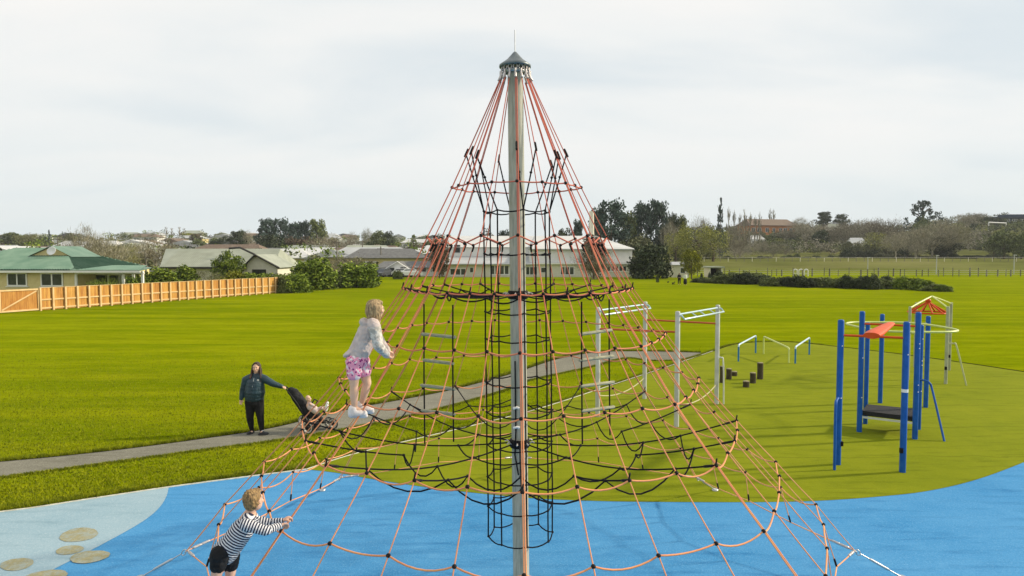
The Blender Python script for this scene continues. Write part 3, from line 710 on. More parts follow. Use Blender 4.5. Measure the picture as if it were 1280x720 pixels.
for (px, yt, yb, w_, lab) in ((902.5, 457, 479.5, 6, 'tall timber stump standing right beside the pull-up frame post'), (911, 460, 475, 7, 'medium timber stump in the left group, behind the tall one'), (918, 463.5, 471, 7, 'shortest timber stump of the left group'),
                              (932.5, 475.5, 485, 8, 'shortest and nearest timber stump of the right group'), (941, 465, 480, 7.5, 'medium timber stump in the middle of the right group'), (950, 452.5, 475, 7.5, 'tallest timber stump, rightmost of them all')):
    g = G(px, yb - 1); h = P(px, yt + 1, g.y).z; r_ = w_ / 2 / FPX * g.y
    t = thing('stump', lab, 'timber stump', 'timber stepping stumps on the turf', (g.x, g.y, 0))
    MB().tube([Vector((0, 0, -.02)), Vector((.005, 0, h * .5)), Vector((0, 0, h))], [r_ * 1.03, r_ * .98, r_], 12, False).build('log', M['stump'], t)
    MB().lathe([(.001, h + .012), (r_ * .9, h + .010), (r_ * 1.02, h - .01)], (0, 0, 0), 12).build('log_end', M['stump_top'], t)

# ------------------------------------------------------------------ vegetation
def quads(cent, size, rg, flat=0.0):
    """randomly turned leaf quads, one island each"""
    n = len(cent); a = rg.normal(size=(n, 3)); a[:, 2] *= (1 - flat); a /= np.linalg.norm(a, axis=1)[:, None]
    c = rg.normal(size=(n, 3)); b = np.cross(a, c); b /= np.linalg.norm(b, axis=1)[:, None] + 1e-9; c = np.cross(a, b)
    s = (size * rg.uniform(.6, 1.4, n))[:, None]
    return np.stack([cent - b * s, cent - c * s * .7, cent + b * s, cent + c * s * .7], 1).reshape(-1, 3)
def cloud_mesh(name, centers, radii, per, leaf, m, seed, squash=.8):
    rg = np.random.default_rng(seed); n = len(centers) * per
    d = rg.normal(size=(n, 3)); d /= np.linalg.norm(d, axis=1)[:, None]; d *= rg.uniform(.45, 1.0, n)[:, None]
    idx = np.repeat(np.arange(len(centers)), per); d[:, 2] *= squash
    c = centers[idx] + d * radii[idx][:, None]
    Vq = quads(c, leaf, rg); return npmesh(name, Vq, np.arange(len(Vq)).reshape(-1, 4), m)
def crown_mesh(kind, seed, m):
    """crown in unit size: height 1, width 1"""
    rg = np.random.default_rng(seed)
    if kind == 'round':
        n = 75; d = rg.normal(size=(n, 3)); d /= np.linalg.norm(d, axis=1)[:, None]; rr = rg.uniform(.35, 1, n) ** .6
        c = d * rr[:, None] * [.42, .42, .40] * rg.uniform(.8, 1.12, (n, 1)); c[:, 2] += .50; return cloud_mesh(kind, c, rg.uniform(.09, .17, n), 60, .024, m, seed)
    if kind == 'bush':
        n = 90; d = rg.normal(size=(n, 3)); d /= np.linalg.norm(d, axis=1)[:, None]; d[:, 2] = np.abs(d[:, 2]); rr = rg.uniform(.4, 1, n) ** .6
        c = d * rr[:, None] * [.44, .44, .82] * rg.uniform(.85, 1.1, (n, 1)); return cloud_mesh(kind, c, rg.uniform(.11, .19, n), 75, .031, m, seed, 1.0)
    if kind == 'conifer':
        n = 80; z = rg.uniform(.06, .98, n); r_ = (1 - z) * .5 + .04; a = rg.uniform(0, 6.28, n); q_ = rg.uniform(.5, 1.1, n)
        c = np.stack([np.cos(a) * r_ * q_, np.sin(a) * r_ * q_, z], 1); return cloud_mesh(kind, c, .05 + .13 * (1 - z), 34, .02, m, seed, .5)
    if kind == 'pine':
        n = 90; z = rg.uniform(.10, .97, n); r_ = .56 * np.sin(np.clip((z - .05) * 2.6, 0, 1.57)) * (1.12 - z * .8); a = rg.uniform(0, 6.28, n); q_ = rg.uniform(.4, 1.2, n)
        c = np.stack([np.cos(a) * r_ * q_, np.sin(a) * r_ * q_, z], 1); return cloud_mesh(kind, c, rg.uniform(.09, .17, n), 60, .024, m, seed, .6)
    if kind == 'cedar':
        c = []
        for t in range(60):
            z = .35 + .62 * rg.random() ** .8; w_ = .5 * math.sin(min(1, (1.04 - z) * 2.4) * 1.57); a = rg.uniform(0, 6.28); q_ = (.35 + .75 * rg.random()) * w_; c.append((math.cos(a) * q_, math.sin(a) * q_, z))
        c = np.array(c); return cloud_mesh(kind, c, rg.uniform(.07, .14, len(c)), 44, .02, m, seed, .4)
    if kind == 'willow':
        n = 70; d = rg.normal(size=(n, 3)); d /= np.linalg.norm(d, axis=1)[:, None]; c = d * (rg.uniform(.3, 1, n) ** .5)[:, None] * [.40, .40, .40]; c[:, 2] += .52
        return cloud_mesh(kind, c, rg.uniform(.06, .13, n), 42, .014, m, seed, 1.5)
def wood(kind, seed):
    """branch skeleton in unit size -> (thick tubes, thin twig triangles)"""
    rd = random.Random(seed); b = MB(); tw_ = []
    def grow(p, d, ln, r_, lvl, mx):
        d = d.normalized(); mid_ = p + d * ln * .5 + Vector((rd.uniform(-1, 1), rd.uniform(-1, 1), rd.uniform(-.5, .5))) * ln * .06; q_ = p + d * ln
        if lvl < 4: b.tube([p, mid_, q_], [r_, r_ * .8, r_ * .6], 5 if lvl == 0 else 3, False)
        else: tw_.append((p, q_, r_))
        if lvl >= mx: return
        nchild = rd.choice((3, 4)) if lvl < 2 else rd.choice((3, 4, 5))
        for _ in range(nchild):
            s_ = Vector((rd.gauss(0, 1), rd.gauss(0, 1), rd.gauss(0, .45))).normalized()
            spread = {'bare': .60, 'poplar': .22, 'shrubby': .9}[kind]
            nd = (d + s_ * spread + Vector((0, 0, .26 if kind != 'poplar' else .5))).normalized()
            grow(p.lerp(q_, rd.uniform(.45, 1.0)), nd, ln * rd.uniform(.55, .8), r_ * .55, lvl + 1, mx)
    if kind == 'bare': grow(Vector((0, 0, 0)), Vector((0, 0, 1)), .33, .02, 0, 4)
    elif kind == 'shrubby':
        for k in range(5): grow(Vector((rd.uniform(-.1, .1), rd.uniform(-.1, .1), 0)), Vector((rd.uniform(-.5, .5), rd.uniform(-.5, .5), 1)), .30, .010, 0, 4)
    else:
        b.tube([Vector((0, 0, 0)), Vector((.01, 0, .5)), Vector((0, 0, 1))], [.03, .018, .004], 5, False)
        for k in range(20):
            z = rd.uniform(.08, .88); a = rd.uniform(0, 6.28); d = Vector((math.cos(a) * .6, math.sin(a) * .6, 1.3)).normalized(); grow(Vector((0, 0, z)), d, .17 * (1.15 - z) + .02, .006, 2, 4)
    return b, tw_
def twig_mesh(name, tw_, m, seed, wd):
    rg = np.random.default_rng(seed); Vt = []
    for p, q_, r_ in tw_:
        d = q_ - p; s_ = d.cross(Vector(rg.normal(size=3))).normalized() * wd
        Vt += [p - s_, p + s_, q_]
    return npmesh(name, np.array([tuple(v) for v in Vt]), np.arange(len(Vt)).reshape(-1, 3), m)
def normalise(mes):
    vs = np.concatenate([np.array([v.co for v in me.vertices]) for me in mes]); h = vs[:, 2].max(); w_ = max(np.percentile(np.abs(vs[:, 0]), 95), np.percentile(np.abs(vs[:, 1]), 95)) * 2
    for me in mes:
        a = np.array([v.co for v in me.vertices]) / [w_, w_, h]; me.vertices.foreach_set('co', a.astype(np.float32).ravel()); me.update()
PROTO = {}
def proto(kind, mkey, var):
    key = (kind, mkey, var)
    if key in PROTO: return PROTO[key]
    seed = hash_(key)
    if kind in ('bare', 'poplar', 'shrubby'):
        b, tw_ = wood(kind, seed); wm = b.mesh('limbs', M[mkey]); rg = np.random.default_rng(seed)
        if kind == 'poplar':
            for p_, q__, r__ in list(tw_): tw_.append((p_.lerp(q__, .5), q__ + Vector(rg.normal(size=3)) * .012, r__))
            tm = twig_mesh('twigs', tw_, M[mkey], seed, .003)
        else:
            # a haze of fine upright twigs gathered in loose sprays round the limbs
            ns = 70; d = rg.normal(size=(ns, 3)); d /= np.linalg.norm(d, axis=1)[:, None]; c = d * (rg.uniform(.25, 1, ns) ** .6)[:, None] * ([.36, .36, .36] if kind == 'bare' else [.42, .42, .42]); c[:, 2] += .60 if kind == 'bare' else .45
            idx = np.repeat(np.arange(ns), 46); p = c[idx] + rg.normal(size=(len(idx), 3)) * [.055, .055, .065]; dr = p - [0, 0, .10]; dr /= np.linalg.norm(dr, axis=1)[:, None]; dr += rg.normal(size=p.shape) * .35; dr[:, 2] += .35; dr /= np.linalg.norm(dr, axis=1)[:, None]
            ln = rg.uniform(.04, .10, len(p))[:, None]; sd = np.cross(dr, rg.normal(size=p.shape)); sd /= np.linalg.norm(sd, axis=1)[:, None]
            tm = npmesh('twigs', np.stack([p - sd * .0032, p + sd * .0032, p + dr * ln], 1).reshape(-1, 3), np.arange(len(p) * 3).reshape(-1, 3), M[mkey])
        normalise([wm, tm]); PROTO[key] = (tm, wm)
    else:
        cm = crown_mesh(kind, seed, M[mkey]); b = MB(); rd = random.Random(seed)
        hh = {'round': .5, 'bush': .25, 'conifer': .9, 'pine': .9, 'cedar': .92, 'willow': .5}[kind]
        b.tube([Vector((0, 0, -.05)), Vector((rd.uniform(-.02, .02), 0, hh * .5)), Vector((0, 0, hh))], [.035, .026, .012], 7, False)
        for k in range(7 if kind != 'bush' else 3):
            a = rd.uniform(0, 6.28); z = rd.uniform(.3, .8) * hh; b.tube([Vector((0, 0, z)), Vector((math.cos(a) * .12, math.sin(a) * .12, z + .1)), Vector((math.cos(a) * .28, math.sin(a) * .28, z + .16))], [.014, .009, .003], 4, False)
        PROTO[key] = (cm, b.mesh('trunk', M['bark']))
    return PROTO[key]
def hash_(key): 
    h = 7
    for ch in str(key): h = (h * 131 + ord(ch)) % 1000003
    return h
trnd = random.Random(11)
NAME = {'round': 'tree', 'bush': 'bush', 'conifer': 'conifer', 'pine': 'pine_tree', 'cedar': 'cedar_tree', 'willow': 'willow_tree', 'bare': 'bare_tree', 'poplar': 'poplar_tree', 'shrubby': 'bare_shrub'}
CAT = {'round': 'tree', 'bush': 'bush', 'conifer': 'tree', 'pine': 'tree', 'cedar': 'tree', 'willow': 'tree', 'bare': 'tree', 'poplar': 'tree', 'shrubby': 'bush'}
def tree(kind, mkey, px, pyt, wpx, Y, label, group=None, var=None, nx=None):
    """tree whose top shows at (px, pyt), wpx wide in the photograph, standing on the terrain at distance Y"""
    t = P(px, pyt, Y); zb = hgt(t.x, Y); h = t.z - zb; wd = wpx / FPX * Y * (1.5 if kind == 'pine' else 1.12 if kind == 'round' else 1.0)
    if h < .3: h = .3
    var = trnd.randrange(3) if var is None else var; cm, tm = proto(kind, mkey, var)
    o = thing(NAME[kind], label, CAT[kind], group, (t.x, Y, zb), trnd.uniform(0, 6.28)); o.scale = (wd, wd, h)
    link('crown' if kind not in ('bare', 'poplar', 'shrubby') else 'twigs', cm, o); link('trunk' if kind not in ('bare', 'poplar', 'shrubby') else 'limbs', tm, o)
    return o

# near the school
tree('bush', 'leaf_dark', 812, 294, 52, 112, 'dense round near-black evergreen at the right end of the long white building', var=0)
tree('round', 'leaf_yellow', 865, 307, 25, 108, 'small bright yellow-green tree beside the round near-black evergreen')
tree('round', 'leaf_rust', 742, 289, 36, 108, 'dark reddish tree standing in front of the long white building')
tree('shrubby', 'twig_brown', 742, 302, 40, 107, 'bare pinkish shrub under the dark reddish tree')
tree('round', 'leaf_rust', 549, 290, 26, 112, 'rust coloured tree at the left end of the long white building')
tree('bush', 'leaf_mid', 497, 335, 14, 108, 'small round bush in front of the white gabled house')
tree('bush', 'leaf_mid', 822, 341, 4, 96, 'tiny clipped bush on the lawn beside the round evergreen')
tree('bush', 'leaf_dark', 877, 339, 4, 103, 'tiny dark bush just right of the yellow-green tree')
tree('bush', 'leaf_dark', 887, 339, 4.5, 103, 'tiny dark bush left of the low shrub bank')
# trees behind the school and on the wooded rise
for (k, m_, px, py, w_, Y, lab) in [
    ('round', 'leaf_rust', 609, 282, 22, 170, 'dark rounded tree rising over the pale school roof, left of the pole'),
    ('pine', 'leaf_conifer', 631, 288, 14, 210, 'small dark tree just left of the pole above the school roof'),
    ('round', 'leaf_dark', 706, 282, 24, 180, 'low dark tree over the school roof, right of the pole'),
    ('pine', 'leaf_conifer', 722, 276, 14, 190, 'narrow dark pine left of the tall pine clump'),
    ('pine', 'leaf_conifer', 747, 262, 24, 200, 'leftmost pine of the tall dark clump above the school'),
    ('pine', 'leaf_conifer', 764, 252, 34, 195, 'tallest dark pine above the right part of the school roof'),
    ('pine', 'leaf_mid', 784, 263, 20, 205, 'greener pine between the two tall dark clumps'),
    ('pine', 'leaf_conifer', 802, 254, 24, 210, 'tall dark pine above the round near-black evergreen'),
    ('pine', 'leaf_conifer', 821, 252, 26, 205, 'tall broad dark pine just right of the one above the round evergreen'),
    ('round', 'leaf_dark', 838, 261, 24, 215, 'dark round-headed tree on the right shoulder of the pine clump'),
    ('round', 'leaf_mid', 853, 262, 24, 215, 'grey-green round-headed tree at the right end of the pine clump'),
    ('bare', 'twig_grey', 838, 270, 22, 200, 'bare pale tree in front of the right end of the pine clump'),
    ('willow', 'leaf_willow', 872, 274, 64, 190, 'big yellowish willow behind the yellow-green tree'),
    ('willow', 'leaf_willow', 892, 280, 52, 186, 'right-hand half crown of yellowish willow, beside the bigger willow'),
    ('willow', 'leaf_willow', 845, 288, 40, 188, 'lower yellowish willow between the round evergreen and the big willow'),
    ('conifer', 'leaf_conifer', 901, 247, 16, 260, 'tall lone conifer on the skyline above the willow'),
    ('shrubby', 'twig_brown', 922, 274, 26, 250, 'reddish brown bare shrub mass left of the orange brick building'),
    ('bare', 'twig_grey', 876, 264, 24, 240, 'pale bare tree crown above the willow'),
    ('bush', 'leaf_scrub', 800, 290, 52, 185, 'brown scrubby slope bush under the tall pines'),
    ('bush', 'leaf_scrub', 775, 297, 46, 180, 'lower brown scrub bush just above the school roof end'),
    ]: tree(k, m_, px, py, w_, Y, lab)
for i, px in enumerate((911, 918, 925, 931, 938, 944, 950)):
    tree('poplar', 'twig_grey', px, 258 + (i % 3) * 3 + i, 7, 330, ('leftmost', 'second', 'third', 'fourth', 'fifth', 'sixth', 'rightmost')[i] + ' thin bare poplar from the left, in the row before the orange brick building', 'bare poplars by the brick building')
for px, py in ((963, 260), (967, 261)): tree('poplar', 'twig_grey', px, py, 6, 440, ('left' if px < 965 else 'right') + ' bare poplar tip of the pair rising behind the orange brick building', 'pair of poplars behind the brick building')
for (k, m_, px, py, w_, Y, lab) in [
    ('bare', 'twig_grey', 999, 269, 16, 400, 'bare grey tree at the right end of the orange brick building'),
    ('pine', 'leaf_dark', 1030, 265, 15, 430, 'small dark skyline pine on the right of the brick building'),
    ('pine', 'leaf_dark', 1052, 268, 14, 430, 'dark skyline pine between the brick building and the big cedar'),
    ('round', 'leaf_dark', 1026, 286, 22, 330, 'dark round tree on the grassy slope below the skyline pines'),
    ('bare', 'twig_brown', 984, 284, 30, 350, 'brown bare tree below the brick building'),
    ('bare', 'twig_grey', 1006, 274, 36, 350, 'grey bare tree on the slope below and right of the brick building'),
    ('bare', 'twig_brown', 1040, 275, 40, 340, 'brown bare tree left of the small cream hillside house'),
    ('bare', 'twig_grey', 1062, 272, 34, 335, 'grey bare tree above the small cream hillside house'),
    ('bare', 'twig_brown', 1084, 270, 40, 350, 'brown bare tree behind the small cream hillside house'),
    ('willow', 'leaf_willow', 1096, 288, 38, 300, 'rounded yellow-brown tree right of the small cream hillside house'),
    ('bare', 'twig_brown', 1108, 267, 44, 340, 'wide brown bare tree left of the big cedar'),
    ('cedar', 'leaf_conifer', 1154, 251, 36, 330, 'big flat-layered cedar standing above the bare trees on the skyline'),
    ('willow', 'leaf_mid', 1156, 268, 34, 322, 'olive tree directly below the flat-layered cedar'),
    ('bare', 'twig_grey', 1120, 285, 26, 240, 'slim pale bare tree left of the dark evergreen below the cedar'),
    ('bare', 'twig_grey', 1146, 280, 40, 250, 'tall pale bare tree in front of the dark evergreens'),
    ('bare', 'twig_grey', 1166, 270, 46, 255, 'tallest pale bare tree, in the middle of the bare grove'),
    ('bare', 'twig_grey', 1186, 274, 40, 255, 'pale bare tree on the right side of the bare grove'),
    ('bare', 'twig_olive', 1196, 272, 26, 262, 'olive bare tree at the right edge of the bare grove'),
    ('bare', 'twig_grey', 1147, 300, 18, 230, 'short silvery bare tree in front of the grove'),
    ('round', 'leaf_dark', 1135, 292, 28, 262, 'dark evergreen under the left of the bare grove'),
    ('round', 'leaf_dark', 1178, 292, 44, 258, 'broad dark evergreen under the middle of the bare grove'),
    ('bare', 'twig_grey', 1206, 266, 22, 400, 'bare skyline tree left of the twin bare crowns'),
    ('bare', 'twig_grey', 1216, 264, 28, 410, 'left one of the twin bare crowns on the right skyline'),
    ('bare', 'twig_grey', 1226, 267, 26, 415, 'right one of the twin bare crowns on the right skyline'),
    ('round', 'leaf_dark', 1238, 270, 20, 400, 'dark low skyline tree beside the navy building'),
    ('round', 'leaf_dark', 1249, 272, 18, 395, 'second dark low skyline tree, touching the navy building'),
    ('round', 'leaf_mid', 1256, 284, 36, 235, 'grey-green gum tree below the navy building'),
    ('round', 'leaf_mid', 1278, 287, 30, 230, 'grey-green gum tree cut by the right edge of the picture'),
    ('willow', 'leaf_scrub', 1242, 302, 22, 236, 'thin lower gum tree left of the others below the navy building'),
    ]: tree(k, m_, px, py, w_, Y, lab)
# hillside bushes: dark belts of scrub
rb = random.Random(21)
def zone(px): return 'below the willow' if px < 900 else 'below the orange brick building' if px < 990 else 'left of the small cream house' if px < 1058 else 'round the small cream house' if px < 1110 else 'at the foot of the bare grove' if px < 1205 else 'below the navy building'
belts = [(880, 1000, 309, 330, 14, 'leaf_dark'), (900, 990, 300, 285, 16, 'twig'), (1060, 1130, 300, 290, 16, 'leaf_scrub'), (1060, 1100, 312, 275, 13, 'leaf_dark'), (1190, 1280, 316, 262, 16, 'leaf_dark'), (940, 1060, 290, 380, 20, 'leaf_scrub'),
         (1100, 1200, 316, 262, 18, 'leaf_scrub'), (850, 900, 300, 230, 16, 'leaf_scrub'), (1200, 1280, 300, 320, 8, 'leaf_scrub'), (980, 1060, 318, 280, 9, 'leaf_mid'), (870, 960, 322, 262, 11, 'leaf_dark')]
for x0, x1, yt, Y, w_, mk in belts:
    px = x0
    while px < x1:
        ww = w_ * rb.uniform(.8, 1.6)
        if mk == 'twig': tree('shrubby', 'twig_grey', px, yt + rb.uniform(-5, 5), ww, Y + rb.uniform(-15, 15), 'bare grey brushwood on the hillside ' + zone(px), 'bare brushwood on the hillside')
        else: tree('bush', mk, px, yt + rb.uniform(-3, 4), ww, Y + rb.uniform(-12, 12), {'leaf_dark': 'small dark scrub bush on the hillside ' + zone(px), 'leaf_scrub': 'small brownish scrub bush on the hillside ' + zone(px), 'leaf_mid': 'small grey-green scrub bush on the hillside ' + zone(px)}[mk], {'leaf_dark': 'dark scrub on the hillside', 'leaf_scrub': 'brown scrub on the hillside', 'leaf_mid': 'grey-green scrub on the hillside'}[mk])
        px += ww * rb.uniform(.45, .95)
# low shrub bank across the lawn
for i in range(34):
    t = i / 33; hi = 0; px = 880 + 300 * t + rb.uniform(-4, 4); yb = 357.5 + 9 * t; g = G(px, yb - 2.2 - rb.uniform(0, 3)); g.y -= .5
    hpx = (14.5 + 3.5 * t + 2 * math.sin(t * 11) + rb.uniform(-2, 3)) * (.6 if i in (0, 1, 31, 32, 33) else 1)
    mk = rb.choice(('leaf_mid', 'leaf_green', 'leaf_dark', 'leaf_mid'))
    tree('bush', mk, px, yb - 2 - hpx, rb.uniform(22, 32), g.y, {'leaf_mid': 'olive', 'leaf_green': 'fresh green', 'leaf_dark': 'dark'}[mk] + ' shrub in the ' + ('left end', 'left half', 'middle', 'right half', 'right end')[min(4, int(t * 5))] + ' of the long low bank across the lawn', 'shrubs of the low bank')
# left: beyond the fence
for (k, m_, px, py, w_, Y, lab) in [
    ('bush', 'leaf_green', 200, 328, 54, 66, 'dense clipped green hedge bush behind the fence, nearest the green roofed house'),
    ('bush', 'leaf_green', 176, 335, 34, 63, 'low green bush at the veranda end of the green roofed house'),
    ('bush', 'leaf_green', 230, 329, 46, 68, 'dense green bush left of the whitish shrub behind the fence'),
    ('shrubby', 'leaf_pale', 256, 332, 40, 69, 'whitish flowering shrub behind the fence'),
    ('bush', 'leaf_yellow', 290, 334, 40, 73, 'yellow-green bush below the round dark tree behind the fence'),
    ('bush', 'leaf_green', 316, 334, 46, 74, 'long green bush in front of the cream gable'),
    ('bush', 'leaf_green', 338, 335, 36, 73, 'green bush just left of the end of the fence'),
    ('round', 'leaf_green', 284, 311, 44, 76, 'round dark green tree in front of the grey roofed house'),
    ('bush', 'leaf_green', 368, 334, 44, 71, 'loose green bush right behind the end of the fence'),
    ('bush', 'leaf_mid', 354, 340, 22, 70, 'thin low bush at the fence end post'),
    ('bush', 'leaf_green', 392, 312, 62, 77, 'tall broad green bush, left one of the big pair past the fence'),
    ('bush', 'leaf_green', 446, 319, 60, 82, 'broad green bush, right one of the big pair past the fence'),
    ('bush', 'leaf_dark', 467, 334, 14, 84, 'dark narrow bush hugging the right of the big bush pair'),
    ('bush', 'leaf_mid', 418, 332, 26, 80, 'brownish bush filling the gap between the big bush pair'),
    ('bare', 'twig_brown', 436, 314, 50, 90, 'bare twiggy tree behind the right big bush'),
    ('bare', 'twig_grey', 106, 274, 40, 92, 'tall pale birch-like bare tree behind the green roofed house'),
    ('bare', 'twig_grey', 134, 285, 44, 96, 'second tall bare tree right of the pale birch-like one'),
    ('shrubby', 'twig_brown', 88, 300, 34, 95, 'dark brown bare thicket left of the pale birch-like tree'),
    ('bare', 'twig_olive', 150, 298, 44, 100, 'olive bare tree right behind the veranda roof'),
    ('shrubby', 'leaf_green', 134, 341, 44, 56.5, 'straggly yellowing shrub in front of the veranda'),
    ('bush', 'leaf_green', 164, 340, 22, 57, 'green bush under the right veranda posts'),
    ]: tree(k, m_, px, py, w_, Y, lab)
for (k, m_, px, py, w_, Y, lab) in [
    ('bare', 'twig_brown', 194, 293, 52, 140, 'wide reddish bare tree left of the grey roof'),
    ('bare', 'twig_brown', 176, 300, 34, 150, 'smaller reddish bare tree nearer the pale birch'),
    ('round', 'leaf_mid', 18, 288, 34, 330, 'rounded olive tree on the far left skyline'),
    ('bare', 'twig_olive', 36, 289, 26, 320, 'olive bare crown beside the rounded far left tree'),
    ('conifer', 'leaf_conifer', 61, 287, 7, 330, 'tiny pointed conifer on the left skyline'),
    ('round', 'leaf_dark', 52, 293, 14, 325, 'dark round tree left of the tiny pointed conifer'),
    ('round', 'leaf_dark', 86, 290, 14, 330, 'dark round skyline tree right of the tiny pointed conifer'),
    ('round', 'leaf_willow', 238, 290, 26, 420, 'orange-brown rounded tree right of the four thin poplars'),
    ('round', 'leaf_rust', 244, 291, 18, 400, 'rusty rounded tree touching the orange-brown one'),
    ('round', 'leaf_mid', 250, 297, 26, 300, 'green spreading tree behind the long grey roof'),
    ('round', 'leaf_dark', 268, 297, 18, 300, 'dark flat-topped tree behind the long grey roof'),
    ('round', 'leaf_dark', 281, 293, 14, 360, 'small dark tree just left of the pine row'),
    ('pine', 'leaf_dark', 298, 289, 20, 300, 'dark tree with thin top left of the pine row'),
    ('bare', 'twig_grey', 309, 284, 16, 300, 'bare pale tree left of the pine row'),
    ('pine', 'leaf_conifer', 333, 274, 20, 260, 'leftmost pine of the dark skyline row'),
    ('pine', 'leaf_conifer', 350, 274, 20, 262, 'second pine from the left in the dark skyline row'),
    ('pine', 'leaf_conifer', 367, 279, 18, 266, 'lowest pine, in the middle of the dark skyline row'),
    ('pine', 'leaf_conifer', 380, 277, 16, 268, 'second pine from the right in the dark skyline row'),
    ('pine', 'leaf_mid', 396, 275, 20, 270, 'rightmost pine of the dark skyline row, a little greener'),
    ('round', 'leaf_dark', 340, 291, 44, 250, 'dark undergrowth tree below the left of the pine row'),
    ('round', 'leaf_rust', 372, 293, 40, 240, 'rusty brown tree below the middle of the pine row'),
    ('bare', 'twig_brown', 410, 290, 54, 230, 'big brown bare crown at the right foot of the pine row'),
    ('bare', 'twig_brown', 434, 294, 40, 225, 'lower brown bare crown right of the pine row'),
    ('bare', 'twig_grey', 440, 286, 16, 300, 'thin bare tree standing alone right of the pine row'),
    ('round', 'leaf_mid', 474, 286, 24, 330, 'rounded green tree on the skyline above the white gabled house'),
    ('round', 'leaf_dark', 486, 287, 16, 330, 'dark tree touching the rounded green skyline tree'),
    ('bare', 'twig_grey', 459, 282, 14, 360, 'thin grey bare tree left of the rounded green skyline tree'),
    ('conifer', 'leaf_mid', 517, 293, 20, 240, 'dark pointed tree left of the rope net among the hillside houses'),
    ('round', 'leaf_dark', 489, 296, 18, 250, 'dark tree among the hillside houses, left of the pointed one'),
    ('round', 'leaf_dark', 463, 300, 20, 220, 'dark tree in the town above the right big bush'),
    ('round', 'leaf_mid', 478, 310, 26, 200, 'olive tree above the grey roof of the white gabled house'),
    ('round', 'leaf_mid', 510, 316, 24, 190, 'olive tree just above the white gabled house'),
    ('round', 'leaf_mid', 535, 296, 24, 260, 'olive tree behind the rust coloured tree'),
    ('bare', 'twig_brown', 300, 302, 30, 200, 'brown bare tree behind the ridge of the grey roof'),
    ]: tree(k, m_, px, py, w_, Y, lab)
for i, px in enumerate((207.5, 214.5, 224, 230)): tree('poplar', 'twig_brown', px, 283 + (i % 2) * 1.5, 6, 480, ('leftmost', 'second', 'third', 'rightmost')[i] + ' thin bare poplar of the four on the left skyline', 'four poplars on the left skyline')
# wood of small trees that fills the town slope and the hill: too many and too far to tell apart
def far_mass(label, spots, mk, seed):
    rg = np.random.default_rng(seed); cs = []; rs = []
    for px, py, Y in spots:
        p = P(px, py, Y); z0 = hgt(p.x, Y); h = max(1.2, min(9, p.z - z0)); n = 5
        for _ in range(n): cs.append((p.x + rg.normal() * h * .35, Y + rg.normal() * h * .3, z0 + h * rg.uniform(.25, .9))); rs.append(h * rg.uniform(.22, .38))
    me = cloud_mesh('distant_trees', np.array(cs), np.array(rs), 26, .32, M[mk], seed); me.update()
    return tag(link('distant_trees', me), label, kind='stuff')
rg_ = random.Random(8)
def spots(n, x0, x1, Y0, Y1, hh):
    o_ = []
    for _ in range(n):
        px = rg_.uniform(x0, x1); Y = Y0 * (Y1 / Y0) ** rg_.random(); x = (px - 640) / FPX * Y; z = hgt(x, Y) + rg_.uniform(.5, 1) * hh
        py = 360 - FPX * math.tan(math.atan2(z - CAMZ, Y) + PITCH); o_.append((px, py, Y))
    return o_
far_mass('dark evergreen trees scattered through the far town on the left', spots(190, -120, 620, 150, 640, 6), 'leaf_mid', 1)
far_mass('brown leafless trees scattered through the far town on the left', spots(200, -120, 620, 140, 640, 5), 'leaf_scrub', 2)
far_mass('rusty garden trees scattered through the far town on the left', spots(50, -120, 600, 160, 600, 5), 'leaf_rust', 3)
far_mass('tangled scrub covering the hill on the right', spots(260, 800, 1320, 320, 440, 4), 'leaf_scrub', 4)
far_mass('bare grey trees standing in the scrub of the right-hand hill', spots(240, 990, 1230, 300, 440, 7), 'twig_grey', 7)
far_mass('dark scrub patches on the hill on the right', spots(200, 800, 1320, 300, 520, 5), 'leaf_dark', 5)
far_mass('green bushes scattered over the hill on the right', spots(220, 800, 1320, 300, 500, 6), 'leaf_mid', 9)
far_mass('dark garden trees between the houses of the far town', spots(150, -120, 620, 140, 520, 7), 'leaf_dark', 10)
far_mass('green garden trees between the houses of the far town', spots(120, -120, 620, 150, 520, 7), 'leaf_green', 12)
far_mass('mixed trees on the low rise behind the school', spots(150, 600, 830, 190, 420, 7), 'leaf_scrub', 6)

# ------------------------------------------------------------------ buildings
def ribbed(name, c1, c2, per_m=2.6, axis=0):
    m = mat(name, c1, c2, .5, .5); q = NT(m); return m
M['roof_green'] = mat('green_metal_roof', (.085, .165, .115), (.14, .225, .165), .8, .45)
M['roof_grey'] = mat('grey_green_roof', (.26, .28, .22), (.34, .36, .29), .6, .6)
M['roof_dark'] = mat('dark_grey_roof', (.10, .10, .10), (.16, .16, .155), 1.5, .7)
M['roof_light'] = mat('pale_long_roof', (.50, .50, .49), (.60, .60, .58), .4, .6)
M['roof_lower'] = mat('mid_grey_roof', (.36, .37, .37), (.44, .45, .45), .5, .6)
M['roof_red'] = mat('red_roof', (.30, .05, .04), (.38, .08, .06), 1, .7)
M['roof_brown'] = mat('brown_tile_roof', (.13, .09, .065), (.20, .15, .11), 2, .8)
M['brick'] = mat('orange_brick', (.42, .17, .07), (.52, .23, .10), 2, .85)
M['fascia'] = mat('dark_fascia', (.03, .028, .026), None, rough=.6)
